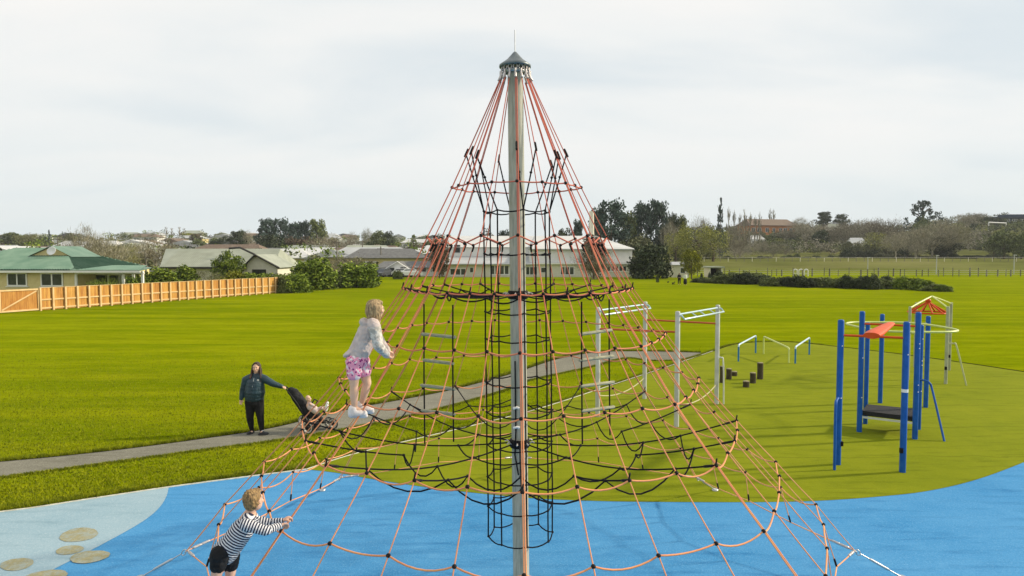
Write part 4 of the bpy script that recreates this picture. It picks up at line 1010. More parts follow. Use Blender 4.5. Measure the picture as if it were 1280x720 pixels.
def window(parent, c, w_, h_, n=2, m='white_paint', ax=0, bar_at=None):
    """window on a wall facing -Y (ax=0) or the +X side (ax=1): frame proud of the wall, panes set back"""
    rot = Matrix.Identity(3) if ax == 0 else Matrix.Rotation(math.pi / 2, 3, 'Z'); c = Vector(c); fr = MB(); t = max(.08, w_ * .055)
    def bx(x, y, z, sx, sy, sz): fr.box(c + rot @ Vector((x, y, z)), (sx, sy, sz), M=rot)
    bx(0, -.03, h_ / 2 - t / 2, w_, .08, t); bx(0, -.03, -h_ / 2 + t / 2, w_, .08, t)
    for i in range(n + 1): bx(-w_ / 2 + t / 2 + (w_ - t) * i / n, -.032, 0, t, .076, h_ - 2 * t)
    f = fr.build('window', M[m], parent)
    for i in range(n):
        x = -w_ / 2 + t / 2 + (w_ - t) * (i + .5) / n; MB().box(c + rot @ Vector((x, -.012, 0)), ((w_ - t) / n - t, .02, h_ - 2 * t), M=rot).build('pane', M['glass'], f)
    return f
def roof_mesh(x0, x1, y0, y1, ze, zr, hip, th=.12, gable_front=False):
    """hip or gable roof over a rectangle, ridge along X unless gable_front"""
    b = MB(); ym = (y0 + y1) / 2; xm = (x0 + x1) / 2
    for dz in (0,):
        if gable_front: r0, r1 = (xm, y0 + hip, zr), (xm, y1 - hip, zr)
        else: r0, r1 = (x0 + hip, ym, zr), (x1 - hip, ym, zr)
        e_ = [(x0, y0, ze), (x1, y0, ze), (x1, y1, ze), (x0, y1, ze)]; lo = [(x, y, z - th) for x, y, z in e_]
        v = e_ + [r0, r1] + lo
        if gable_front: fs = [(0, 4, 5, 3), (1, 2, 5, 4), (0, 1, 4), (2, 3, 5)]
        else: fs = [(0, 1, 5, 4), (2, 3, 4, 5), (3, 0, 4), (1, 2, 5)]
        b.add(v, fs + [(0, 6, 7, 1), (1, 7, 8, 2), (2, 8, 9, 3), (3, 9, 6, 0), (6, 9, 8, 7)])
    return b
def far_house(px, pyb, Y, wpx, hpx, wallm, roofm, label, group=None, gable=False, hip=None, rz=None, nwin=3, cat='house', name='house', depth=None, floors=1):
    """small house: centre px, its foot on the terrain at Y, wpx wide and hpx high in the photograph"""
    x = (px - 640) / FPX * Y; z0 = hgt(x, Y); w_ = wpx / FPX * Y; h = hpx / FPX * Y; d = depth or w_ * .6; wh = h * .60
    zbase = P(px, pyb, Y).z if pyb else z0
    if pyb: h_extra = max(0, zbase - z0)
    else: h_extra = 0
    z1 = z0 - .5; t = thing(name, label, cat, group, (x, Y, 0), trnd.uniform(-.3, .3) if rz is None else rz)
    top_ = z0 + h_extra + wh; MB().bbox((-w_ / 2, -d / 2, z1), (w_ / 2, d / 2, top_)).build('wall', M[wallm], t)
    ov = w_ * .04; roof_mesh(-w_ / 2 - ov, w_ / 2 + ov, -d / 2 - ov, d / 2 + ov, top_ + .02, top_ + h - wh, ((w_ * .2 if not gable else 0) if hip is None else hip), .15, gable).build('roof', M[roofm], t)
    for fl in range(floors):
        zz = top_ - wh * ((fl + .45) / floors)
        for i in range(nwin): window(t, (-w_ / 2 + w_ * (i + .5) / nwin + trnd.uniform(-.05, .05) * w_, -d / 2, zz), w_ / nwin * trnd.uniform(.45, .65), wh / floors * .42, 2 if wpx > 14 else 1)
    return t
# distant town, left slope
wl = ['white_paint', 'cream_pale', 'cream', 'school_wall']; rf_ = ['roof_grey', 'roof_dark', 'roof_brown', 'roof_light', 'roof_lower', 'roof_green']
wn = {'white_paint': 'white', 'cream_pale': 'pale cream', 'cream': 'yellow cream', 'school_wall': 'off-white'}
rn = {'roof_grey': 'grey-green', 'roof_dark': 'dark grey', 'roof_brown': 'brown', 'roof_light': 'pale', 'roof_lower': 'mid grey', 'roof_green': 'green', 'roof_red': 'red'}
spec = [(506, None, 250, 26, 16, 'white_paint', 'roof_light', 'two storey white hillside house left of the dark pointed tree'), (508, None, 175, 22, 12, 'cream_pale', 'roof_grey', 'low cream house with flat pale roof above the white gabled house'),
        (456, None, 150, 26, 12, 'cream_pale', 'roof_light', 'pale roofed house right behind the big bush pair'), (490, None, 155, 22, 10, 'school_wall', 'roof_grey', 'small off-white house between the pale roofed one and the rope net'),
        (14, None, 150, 44, 18, 'cream_pale', 'roof_red', 'house with a bright red roof at the left edge of the picture'), (370, None, 170, 20, 14, 'cream_pale', 'roof_red', 'house with a faded pink roof below the pine row'),
        (404, None, 160, 12, 11, 'white_paint', 'roof_brown', 'tiny white gable peeping out right of the grey roofed house'), (262, None, 180, 50, 15, 'cream', 'roof_light', 'long low cream building behind the grey roof ridge'),
        (230, None, 190, 26, 12, 'school_wall', 'roof_grey', 'off-white flat building left of the long low cream one'), (420, None, 155, 22, 12, 'cream_pale', 'roof_grey', 'cream roofed bungalow in the trees above the right big bush'),
        (552, None, 210, 24, 14, 'white_paint', 'roof_lower', 'white house behind the rust coloured tree'), (42, None, 170, 30, 14, 'cream_pale', 'roof_grey', 'grey-green roofed house behind the green roofed house'),
        (68, None, 210, 14, 16, 'cream_pale', 'roof_light', 'narrow pale house under the tiny pointed conifer'), (154, None, 165, 34, 13, 'cream_pale', 'roof_grey', 'cream house with grey roof behind the bare trees, left of the long grey roof'),
        (172, None, 130, 22, 14, 'cream', 'roof_brown', 'small cream gabled house behind the veranda end')]
for s_ in spec: far_house(s_[0], s_[1], s_[2], s_[3], s_[4], s_[5], s_[6], s_[7], gable=trnd.random() < .4, nwin=2, floors=2 if 'two storey' in s_[7] else 1)
rh = random.Random(77); cnt = {}
for i in range(120):
    Y = 150 * (600 / 150) ** rh.random(); px = rh.uniform(-20, 600); a, b_ = rh.choice(wl), rh.choice(rf_[:5])
    zn = 'above the green roofed house' if px < 190 else 'above the long grey roof' if px < 350 else 'by the pine row' if px < 440 else 'just left of the rope net' if px < 520 else 'behind the rope net'
    lab = f'small far {wn[a]} house with {rn[b_]} roof, {zn}'
    far_house(px, None, Y, rh.uniform(10, 19) * 853 / Y, 5.0 * 853 / Y * rh.uniform(.85, 1.25), a, b_, lab, f'{wn[a]} houses with {rn[b_]} roofs on the far slope', gable=rh.random() < .4, nwin=2)
# right hill houses
far_house(957, None, 400, 62, 21, 'brick', 'roof_brown', 'long orange brick building on the skyline of the hill', nwin=7, hip=2, rz=.25, name='brick_building', cat='building', depth=14)
far_house(944, None, 345, 18, 13, 'white_paint', 'roof_light', 'low white house below the orange brick building', rz=.1)
far_house(1069, None, 320, 20, 17, 'cream_pale', 'roof_light', 'small cream house alone on the right hillside', rz=-.2, nwin=2)
far_house(1040, None, 400, 16, 14, 'school_wall', 'roof_grey', 'pale grey roofed house near the skyline pines')
far_house(1046, None, 430, 14, 12, 'white_paint', 'roof_lower', 'second pale house near the skyline pines, the higher one')
M['navy'] = mat('navy_cladding', (.015, .03, .06), (.03, .05, .09), .5, .5)
nb = thing('hilltop_building', 'long flat navy building with light window band on the right skyline', 'building'); q0 = P(1268, 284, 420); zz = P(1268, 268, 420).z; zq = hgt(q0.x, 420)
MB().bbox((q0.x - 9, 418, zq - 1), (q0.x + 24, 430, zz - 2.2)).build('wall', M['navy'], nb); MB().bbox((q0.x - 11, 416, zz - 2.2), (q0.x + 25, 431, zz - 1.3)).build('roof', M['navy'], nb); MB().bbox((q0.x - 4, 419, zz - 1.3), (q0.x + 24, 429, zz)).build('upper_floor', M['navy'], nb)
for i in range(6): window(nb, (q0.x - 6 + i * 4.6, 418, zz - 3.6), 3.2, 1.3, 2)
# white goal-like shelter frame on the ridge
gf = thing('shelter_frame', 'white flat frame standing on the ridge below the navy building', 'frame'); a_ = P(1236, 278, 380); c_ = P(1258, 279, 380)
MB().tube([Vector((a_.x, 380, a_.z)), Vector((c_.x, 380, c_.z))], .35, 4).build('crossbar', M['white_paint'], gf)
for v in (a_, c_): MB().tube([Vector((v.x, 380, v.z)), Vector((v.x, 380, hgt(v.x, 380) - .3))], .3, 4).build('post', M['white_paint'], gf)

# green roofed house behind the fence
hs = thing('green_roof_house', 'cream weatherboard house with green metal roof behind the timber fence', 'house'); Y = 60
X = lambda px, Yd=Y: (px - 640) / FPX * Yd
zE = P(90, 337.5, Y).z
wall_x0, wall_x1 = X(-90), X(94)
for i in range(11):                                   # weatherboards
    z0 = i * zE / 11; MB().add([Vector(v) for v in ((wall_x0, Y - .03, z0), (wall_x1, Y - .03, z0), (wall_x1, Y, z0 + zE / 11), (wall_x0, Y, z0 + zE / 11), (wall_x0, Y + .02, z0), (wall_x1, Y + .02, z0))], [(0, 1, 2, 3), (4, 5, 1, 0)]).build('weatherboard', M['cream'], hs)
MB().bbox((wall_x0, Y + .01, 0), (wall_x1, Y + 11, zE)).build('wall', M['cream'], hs)
MB().add([(X(94), Y + 3.0, 0), (X(150), Y + 3.0, 0), (X(150), Y + 3.0, zE), (X(94), Y + 3.0, zE), (X(94), Y + 3.2, 0), (X(150), Y + 3.2, 0), (X(150), Y + 3.2, zE), (X(94), Y + 3.2, zE)], [(0, 1, 2, 3), (1, 5, 6, 2), (5, 4, 7, 6), (3, 2, 6, 7)]).build('veranda_wall', M['cream'], hs)
for (xa, xb, ya, yb, n) in ((9, 34, 341, 357.5, 2), (51, 79, 341, 358, 2), (-40, -14, 341, 357, 2)):
    window(hs, (X((xa + xb) / 2), Y - .03, (P(0, ya, Y).z + P(0, yb, Y).z) / 2), X(xb) - X(xa), P(0, ya, Y).z - P(0, yb, Y).z, n)
    MB().box(((X((xa + xb) / 2)), Y - .07, P(0, yb, Y).z - .06), (X(xb) - X(xa) + .25, .12, .07)).build('sill', M['white_paint'], hs)
window(hs, (X(110), Y + 3.0, 1.35), 2.6, 1.7, 2); window(hs, (X(134), Y + 3.0, 1.35), 1.4, 1.4, 2)
def ribroof(quad, n, name, m, par, lift=.09):
    """roof plane with standing ribs: quad = eave left, eave right, ridge right, ridge left"""
    a, b_, c_, d_ = [Vector(v) for v in quad]; bb = MB(); nrm = (b_ - a).cross(d_ - a).normalized()
    bb.add([a, b_, c_, d_, a - nrm * .08, b_ - nrm * .08, c_ - nrm * .08, d_ - nrm * .08], [(0, 1, 2, 3), (7, 6, 5, 4), (0, 4, 5, 1), (1, 5, 6, 2), (2, 6, 7, 3), (3, 7, 4, 0)])
    o_ = bb.build(name, M[m], par); ribs = MB(); up = (d_ - a); L0 = (b_ - a).length; ex_ = (b_ - a).normalized()
    # ribs run up the slope, clipped to the plane's sides
    s_dir = nrm.cross(ex_).normalized()
    if s_dir.z < 0: s_dir = -s_dir
    H_ = (d_ - a).dot(s_dir); dl = (d_ - a).dot(ex_); dr = (c_ - a).dot(ex_)
    for i in range(1, n):
        u = L0 * i / n; t = 1.0
        if dl > 0 and u < dl: t = u / dl
        if dr < L0 and u > dr: t = min(t, (L0 - u) / (L0 - dr))
        if t < .05: continue
        p0 = a + ex_ * u + nrm * lift * .5; p1 = p0 + s_dir * H_ * t
        ribs.tube([p0, p1], lift, 3, False)
    r_ = ribs.build('ribs', M[m], o_); r_['kind'] = 'stuff'; return o_
zR = P(60, 311, Y + 5.5).z; e0, e1 = X(-100), X(99); yf, ybk = Y - .6, Y + 11.6; ym = Y + 5.5
ribroof([(e0, yf, zE), (e1, yf, zE), (X(82, ym), ym, zR), (X(20, ym), ym, zR)], 60, 'roof', 'roof_green', hs)
ribroof([(e1, ybk, zE), (e0, ybk, zE), (X(20, ym), ym, zR), (X(82, ym), ym, zR)], 60, 'roof', 'roof_green', hs)
MB().add([(e0, yf, zE - .02), (e0, ybk, zE - .02), (X(20, ym), ym, zR - .01)], [(0, 2, 1)]).build('hip_end', M['roof_green'], hs)
ribroof([(e1, yf, zE - .01), (e1, ybk, zE - .01), (X(82, ym), ym, zR), (X(82, ym), ym, zR)], 24, 'hip_end', 'roof_green', hs)
ribroof([(e1 - .3, yf, zE), (X(180), yf, zE), (e1 + 3.2, Y + 6, zE + .12), (e1 - 2.5, Y + 5.2, zE + .3)], 24, 'veranda_roof', 'roof_green', hs, .03)
MB().bbox((e0, yf - .06, zE - .22), (X(180), yf - .003, zE - .04)).build('gutter', M['white_paint'], hs)
zg = P(62, 319, Y + 3.2).z; zgt = P(66, 308.5, Y + 3.2).z; MB().add([(X(38, Y + 3.2), Y + 3.2, zg - .1), (X(90, Y + 3.2), Y + 3.2, zg - .1), (X(66, Y + 3.2), Y + 3.2, zgt), (X(38, Y + 3.2), Y + 6, zg - .1), (X(90, Y + 3.2), Y + 6, zg - .1), (X(66, Y + 3.2), Y + 6, zgt)], [(0, 1, 2)]).build('gable', M['cream'], hs)
gx0, gx1, gxm = X(36, Y + 3.2), X(92, Y + 3.2), X(66, Y + 3.2)
MB().add([(gx0, Y + 3.0, zg - .15), (gxm, Y + 3.0, zgt + .08), (gxm, Y + 7.5, zgt + .08), (gx0, Y + 7.5, zg - .15), (gx1, Y + 3.0, zg - .15), (gx1, Y + 7.5, zg - .15)], [(0, 1, 2, 3), (1, 4, 5, 2)]).build('roof', M['roof_green'], hs)
MB().lathe([(.001, .0), (.3, .05), (.42, .16), (.40, .17), (.28, .07), (.001, .02)], (X(69, Y + 3), Y + 2.7, zg + .35), 14, Matrix.Rotation(R(70), 3, 'X')).build('satellite_dish', M['white_plastic'], hs)
for px in (95, 154, 166.5, 178): MB().bbox((X(px) - .09, Y - .09, 0), (X(px) + .09, Y + .09, zE - .1)).build('veranda_post', M['white_paint'], hs)
MB().bbox((X(94), Y - .07, zE - .35), (X(180), Y + .07, zE - .23)).build('veranda_beam', M['white_paint'], hs)

# grey roofed house
h2 = thing('grey_roof_house', 'cream house with long grey-green roof and dark edged gable past the fence', 'house'); Y = 82
X = lambda px, Yd=82: (px - 640) / FPX * Yd
zE = P(260, 333.5, Y).z; zR = P(260, 311, Y + 5).z
MB().bbox((X(206), Y + .6, 0), (X(338), Y + 10, zE)).build('wall', M['cream_pale'], h2)
ribroof([(X(200), Y, zE), (X(343), Y, zE), (X(351, Y + 5), Y + 5, zR), (X(208, Y + 5), Y + 5, zR)], 60, 'roof', 'roof_grey', h2, .03)
ribroof([(X(343), Y + 10.6, zE), (X(200), Y + 10.6, zE), (X(208, Y + 5), Y + 5, zR), (X(351, Y + 5), Y + 5, zR)], 40, 'roof', 'roof_grey', h2, .03)
MB().add([(X(200), Y, zE), (X(200), Y + 10.6, zE), (X(208, Y + 5), Y + 5, zR)], [(0, 2, 1)]).build('hip_end', M['roof_grey'], h2)
MB().add([(X(343), Y, zE), (X(343), Y + 10.6, zE), (X(351, Y + 5), Y + 5, zR)], [(0, 1, 2)]).build('hip_end', M['roof_grey'], h2)
MB().bbox((X(200), Y - .06, zE - .25), (X(305), Y - .005, zE - .05)).build('fascia', M['fascia'], h2)
Yg = Y - 3; Xg = lambda px: (px - 640) / FPX * Yg; zpk = P(321, 319.5, Yg).z; zge = P(321, 333, Yg).z
MB().add([(Xg(309), Yg, 0), (Xg(347), Yg, 0), (Xg(347), Yg, zge), (Xg(321), Yg, zpk), (Xg(309), Yg, zge + .35), (Xg(347), Yg + 5, 0), (Xg(347), Yg + 5, zge)], [(0, 1, 2, 3, 4), (1, 5, 6, 2)]).build('gable_wall', M['cream_pale'], h2)
b = MB()
for (xa, za, xb, zb) in ((Xg(305), zge - .1, Xg(321), zpk + .15), (Xg(321), zpk + .15, Xg(351), zge - .15)):
    b.add([(xa, Yg - .5, za), (xb, Yg - .5, zb), (xb, Yg + 6.5, zb), (xa, Yg + 6.5, za), (xa, Yg - .5, za - .1), (xb, Yg - .5, zb - .1)], [(0, 1, 2, 3), (0, 4, 5, 1)])
b.build('gable_roof', M['roof_grey'], h2)
MB().tube([(Xg(305), Yg - .52, zge - .12), (Xg(321), Yg - .52, zpk + .1), (Xg(351), Yg - .52, zge - .17)], .11, 4).build('fascia', M['fascia'], h2)
MB().tube([P(286, 310.5, Y + 2.5), P(300, 309.5, Y + 2.5), P(318, 318, Y + 2)], .12, 4).build('fascia', M['fascia'], h2)
window(h2, (Xg(324), Yg, zge - .75), 1.6, .8, 2, 'fascia'); window(h2, (X(230), Y + .6, 1.3), 2.2, 1.2, 2, 'white_paint')

# long white school hall
sh = thing('school_hall', 'long low white hall with pale roof at the far side of the lawn', 'building'); Y = 118
X = lambda px, Yd=118: (px - 640) / FPX * Yd
zlow = P(600, 329.5, Y).z; zl2 = P(600, 320.5, Y + 6).z; zu = P(600, 309, Y + 6).z; zrt = P(600, 294.5, Y + 16).z
MB().bbox((X(556), Y, 0), (X(792), Y + 12, zlow)).build('wall', M['cream_pale'], sh)
# lower roof apron
MB().add([(X(540), Y - .8, zlow - .02), (X(665), Y - .8, zlow - .02), (X(665, Y + 6), Y + 6, zl2), (X(552, Y + 6), Y + 6, zl2), (X(540), Y - .8, zlow - .2), (X(665), Y - .8, zlow - .2)], [(0, 1, 2, 3), (0, 4, 5, 1)]).build('lower_roof', M['roof_lower'], sh)
MB().bbox((X(662), Y - .5, zlow - .12), (X(796), Y + .6, zlow + .12)).build('canopy', M['white_paint'], sh)
Yu = Y + 6; MB().bbox((X(557, Yu), Yu, zl2 - 1), (X(662, Yu) - .01, Yu + 20, zu)).build('upper_wall', M['school_wall'], sh)
MB().bbox((X(662), Y + .7, zlow), (X(791), Y + 26, P(700, 311.5, Y).z)).build('upper_wall', M['school_wall'], sh)
zu2 = P(700, 311, Y).z
MB().add([(X(552, Yu), Yu - .4, zu), (X(665, Yu), Yu - .4, zu), (X(668, Yu + 12), Yu + 12, zrt), (X(557, Yu + 12), Yu + 12, zrt), (X(665), Y + .3, zu2), (X(794), Y + .3, zu2), (X(745, Yu + 12), Yu + 12, zrt), (X(794) + 2, Y + 30, zu2), (X(552, Yu), Y + 30, zu)],
         [(0, 1, 2, 3), (1, 4, 5, 6, 2), (5, 7, 6), (3, 2, 6, 7, 8)]).build('roof', M['roof_light'], sh)
MB().bbox((X(660), Y + .25, zu2 - .2), (X(795), Y + .68, zu2 - .02)).build('gutter', M['roof_lower'], sh)
window(sh, P(571.5, 311, Yu), 1.3 * .9, 1.5, 1, 'roof_lower')
for (xa, xb, ya, yb, n) in ((562, 583, 335, 344.5, 3), (612, 637, 331, 344, 4), (657, 672, 333, 344, 3), (700, 718, 333, 344, 3), (758, 784, 331.5, 340, 5), (786, 791, 333, 344, 1), (587, 592, 334, 341, 1), (676, 682, 334, 341, 1)):
    za = P(0, ya, Y).z; zb = max(.1, P(0, yb, Y).z); window(sh, (X((xa + xb) / 2), Y, (za + zb) / 2), X(xb) - X(xa), za - zb, n)
for px in np.linspace(668, 788, 9): MB().bbox((X(px) - .05, Y + .62, zlow + .13), (X(px) + .05, Y + .7, zu2 - .25)).build('batten', M['school_wall'], sh)
for px, hp in ((738, 8), (740.5, 9)): MB().tube([P(px, 264, Y + 20), P(px + .4, 296, Y + 20)], .28, 8).build('flue', M['cream_pale'], sh)
# small sheds right of the round evergreen
sd = thing('shed', 'small cream shed between the round evergreen and the yellow-green tree', 'shed'); Ys = 116
a_ = P(841, 331, Ys); MB().bbox((a_.x, Ys, 0), (a_.x + 2.8, Ys + 3, a_.z)).build('wall', M['cream_pale'], sd); roof_mesh(a_.x - .2, a_.x + 3, Ys - .3, Ys + 3.3, a_.z + .01, a_.z + .5, .3).build('roof', M['roof_lower'], sd); window(sd, (a_.x + 1.7, Ys, a_.z * .55), .9, 1.0, 1)
cp_ = thing('carport', 'low open shelter with dark mouth right of the yellow-green tree', 'shelter'); a_ = P(887, 335, 116); b_ = P(902, 335, 116)
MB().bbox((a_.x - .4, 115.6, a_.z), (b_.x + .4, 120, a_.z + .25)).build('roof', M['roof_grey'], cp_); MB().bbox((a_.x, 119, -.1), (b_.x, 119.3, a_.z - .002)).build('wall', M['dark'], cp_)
for v in (a_, b_): MB().bbox((v.x - .1, 115.8, -.1), (v.x + .1, 119, a_.z - .003)).build('side_wall', M['cream_pale'], cp_)
# white gabled house with cars
h3 = thing('gabled_house', 'white house with grey roof and street-facing gable left of the school', 'house'); Y = 122; X = lambda px, Yd=122: (px - 640) / FPX * Yd
ze = P(500, 334.5, Y).z; zr = P(500, 326.5, Y + 4).z
MB().bbox((X(472), Y, 0), (X(556), Y + 8, ze)).build('wall', M['white_paint'], h3)
roof_mesh(X(468), X(558), Y - .6, Y + 8.6, ze, zr, 1.0).build('roof', M['roof_dark'], h3)
gp = P(497, 327.5, Y - 2); MB().add([(X(484, Y - 2), Y - 2, 0), (X(510, Y - 2), Y - 2, 0), (X(510, Y - 2), Y - 2, ze), (gp.x, Y - 2, gp.z), (X(484, Y - 2), Y - 2, ze), (X(510, Y - 2), Y, 0), (X(510, Y - 2), Y, ze)], [(0, 1, 2, 3, 4), (1, 5, 6, 2)]).build('gable_wall', M['white_paint'], h3)
MB().add([(X(482, Y - 2), Y - 2.3, ze - .15), (gp.x, Y - 2.3, gp.z + .12), (gp.x, Y + 4, gp.z + .12), (X(482, Y - 2), Y + 3, ze - .15), (X(512, Y - 2), Y - 2.3, ze - .15), (X(512, Y - 2), Y + 3, ze - .15)], [(0, 1, 2, 3), (1, 4, 5, 2)]).build('gable_roof', M['roof_dark'], h3)
MB().tube([(X(482, Y - 2), Y - 2.33, ze - .2), (gp.x, Y - 2.33, gp.z + .06), (X(512, Y - 2), Y - 2.33, ze - .2)], .08, 4).build('bargeboard', M['white_paint'], h3)
window(h3, (X(490, Y - 2), Y - 2, 1.2), 1.0, .9, 1); window(h3, (X(505, Y - 2), Y - 2, 1.3), 1.4, .9, 2); window(h3, (X(516), Y, 1.3), .9, 1.1, 1); window(h3, (X(530), Y, 1.3), .9, 1.1, 1); window(h3, (X(544), Y, 1.3), 1.0, 1.1, 1)
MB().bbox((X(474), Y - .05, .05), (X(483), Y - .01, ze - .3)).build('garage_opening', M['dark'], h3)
def car(label, px, py, Y, m, rz, s=1.0):
    t = thing('parked_car', label, 'car', None, (X_(px, Y), Y, 0), rz)
    prof = [(-2.1, .35), (-2.12, .75), (-1.6, .92), (-.9, 1.42), (.7, 1.45), (1.35, .95), (2.05, .82), (2.12, .35)]
    b = MB(); n = len(prof)
    for yy in (-.85, .85): pass
    vs = [(x, yy * (.86 if z > 1.2 else 1), z) for yy in (-.85, .85) for x, z in prof]
    b.add(vs, [tuple(range(n)), tuple(range(2 * n - 1, n - 1, -1))] + [(i, i + n, (i + 1) % n + n, (i + 1) % n) for i in range(n)]); b.build('body', m, t)
    for yy in (-1, 1):
        MB().add([(-1.35, yy * .83, .98), (-.85, yy * .755, 1.36), (.62, yy * .755, 1.38), (1.15, yy * .83, 1.0)], [(0, 1, 2, 3)]).build('side_window', M['glass'], t)
        for xx in (-1.35, 1.35): w__ = MB().lathe([(.001, -.1), (.32, -.1), (.34, 0), (.32, .1), (.001, .1)], (xx, yy * .78, .33), 14, Matrix.Rotation(math.pi / 2, 3, 'X')).build('wheel', M['black_metal'], t)
    MB().add([(1.38, -.7, .99), (1.38, .7, .99), (.74, .66, 1.42), (.74, -.66, 1.42)], [(0, 1, 2, 3)]).build('windscreen', M['glass'], t)
    return t
X_ = lambda px, Yd: (px - 640) / FPX * Yd
M['car_white'] = mat('white_car_paint', (.72, .73, .75), None, rough=.25); M['car_grey'] = mat('dark_car_paint', (.06, .065, .075), None, rough=.25)
car('white car parked in front of the white gabled house', 513, 342, 117, M['car_white'], .2); car('dark car parked at the open garage of the white gabled house', 480, 340, 118, M['car_grey'], 1.2); car('silver-white car parked nearest the round bush', 503, 342, 119.2, M['school_wall'], -.1)

# ------------------------------------------------------------------ timber fence
M['timber'] = mat('new_pine', (.46, .23, .05), (.58, .32, .08), 1.6, .8, .2, stretch=(3, 3, .6)); M['timber2'] = mat('new_pine_red', (.36, .155, .035), (.50, .25, .06), 1.6, .8, .2, stretch=(3, 3, .6))
M['timber_post'] = mat('pine_post', (.58, .40, .19), (.70, .50, .26), 2, .8)
fn = thing('timber_fence', 'long new orange pine paling fence with a double gate at its left end', 'fence')
fa, fb = G(50, 388.5), G(359, 365.5); dF = (fb - fa); LF = dF.length; uF = dF.normalized(); angF = math.atan2(uF.y, uF.x); HF = 1.62
fstart = -9.5; npost = 36; sp_ = LF / 28.0; wid = .148
for i in range(npost):
    s_ = fstart + i * 0  # placeholder
nb_ = int((LF) / sp_)
def fp(s_, off=0.0, z=0.0): return fa + uF * s_ + Vector((uF.y, -uF.x, 0)) * off + Vector((0, 0, z))
RF = Matrix.Rotation(angF, 3, 'Z')
pal = MB().box((0, 0, 0), (wid * .96, .02, HF - .06)).mesh('paling', M['timber']); pal2 = MB().box((0, 0, 0), (wid * .96, .02, HF - .06)).mesh('paling', M['timber2'])
def put_rz(name, me, p, parent): o = link(name, me, parent); o.location = p; o.rotation_euler = (0, 0, angF); return o
rf = random.Random(5)
for i in range(nb_ + 1):
    s_ = i * sp_; MB().box(fp(s_, .10, HF / 2 + .01), (.11, .11, HF + .04), M=RF).build('post', M['timber_post'], fn)
    if i < nb_:
        n = int(sp_ / wid); b1 = MB(); b2 = MB(); bay = link('fence_bay', None, fn) if False else None
        for k in range(n):
            tgt = b1 if rf.random() < .5 else b2
            tgt.box(fp(s_ + (k + .5) * sp_ / n, rf.uniform(-.006, .006), HF / 2 + .02 + rf.uniform(-.008, .008)), (sp_ / n * .95, .02, HF - .06), M=RF)
        pb_ = b1.build('paling_panel', M['timber'], fn); pb_['kind'] = 'stuff'
        if b2.V: q_ = b2.build('paling_panel', M['timber2'], fn); q_['kind'] = 'stuff'
        for zz in (.18, .78): MB().box(fp(s_ + sp_ / 2, .045, zz), (sp_ - .12, .045, .10), M=RF).build('rail', M['timber_post'], fn)
        MB().box(fp(s_ + sp_ / 2, .0, HF + .005), (sp_ - .12, .10, .035), M=RF).build('cap_rail', M['timber_post'], fn)
# double gate continuing to the left
for gi in range(4):
    s0 = -(gi + 1) * 2.72; b1 = MB()
    for k in range(18): b1.box(fp(s0 + (k + .5) * 2.6 / 18 + .06, 0, HF / 2 + .02), (2.6 / 18 * .95, .02, HF - .12), M=RF)
    g_ = b1.build('gate_leaf', M['timber'] if gi % 2 else M['timber2'], fn)
    for zz in (.12, HF - .08): MB().box(fp(s0 + 1.36, .045, zz), (2.6, .045, .11), M=RF).build('gate_rail', M['timber_post'], g_)
    for xs in (.1, 2.62): MB().box(fp(s0 + xs, .046, HF / 2), (.10, .044, HF - .32), M=RF).build('gate_stile', M['timber_post'], g_)
    p0, p1 = (fp(s0 + .2, .05, .2), fp(s0 + 2.5, .05, HF - .2)) if gi % 2 == 0 else (fp(s0 + .2, .05, HF - .2), fp(s0 + 2.5, .05, .2))
    MB().tube([p0, p1], .055, 4).build('brace', M['timber_post'], g_)
# pale kerb board beyond the fence end
b = MB(); k0, k1 = G(363, 363.5), G(424, 356.5); b.tube([k0 + Vector((0, 0, .1)), k1 + Vector((0, 0, .1))], .12, 4); tag(b.build('garden_kerb', M['timber_post']), 'pale low garden kerb under the two big bushes', 'kerb')

# paddock fence, lamps, calf hoops
pf = thing('paddock_fence', 'long post and wire paddock fence across the foot of the hill', 'fence'); M['post_grey'] = mat('weathered_post', (.10, .09, .07), (.24, .22, .18), .5, .9)
rp_ = random.Random(9); prev = None; xs = []
px = 872
while px < 1330:
    Yp = 121 + rp_.uniform(-.3, .3); xs.append(px); hh = rp_.choice((1.2, 1.3, 1.4, 1.55)); x = X_(px, Yp); MB().tube([(x, Yp, -.1), (x + rp_.uniform(-.03, .03), Yp, hh)], rp_.choice((.07, .09, .13)), 6).build('post', M['post_grey'], pf); px += rp_.uniform(5, 15)
for zz in (.35, .7, 1.05): MB().tube([(X_(868, 121), 121, zz), (X_(1335, 121), 121, zz)], .018, 3).build('wire', M['metal'], pf)
pf2 = thing('paddock_fence', 'farther thin white railed fence along the top of the grassy bank', 'fence')
for i in range(46): x = X_(880 + i * 10, 186); MB().tube([(x, 186, hgt(x, 186) - .1), (x, 186, hgt(x, 186) + 1.1)], .07, 4).build('post', M['post_grey'] if i % 3 else M['cream_pale'], pf2)
MB().tube([(X_(875, 186), 186, 3.0), (X_(1340, 186), 186, 3.0)], .03, 4).build('rail', M['cream_pale'], pf2)
for i, px in enumerate((979, 985.5, 992)):
    g = G(px, 344.0); t = thing('calf_hoop', ('leftmost of the three white hoops at the paddock fence', 'middle one of the three white hoops at the paddock fence', 'rightmost of the three white hoops at the paddock fence')[i], 'hoop', 'white hoops in the paddock', (g.x, 122.5, 0)); r_ = .34
    MB().tube([Vector((-r_, 0, 0)), Vector((-r_, 0, .9))] + [Vector((-r_ * math.cos(a), 0, .9 + r_ * math.sin(a))) for a in np.linspace(.3, math.pi - .3, 6)] + [Vector((r_, 0, .9)), Vector((r_, 0, 0))], .09, 6).build('hoop', M['white_plastic'], t)
    MB().tube([Vector((-r_, 0, .45)), Vector((r_, 0, .45))], .03, 5).build('rung', M['white_plastic'], t)
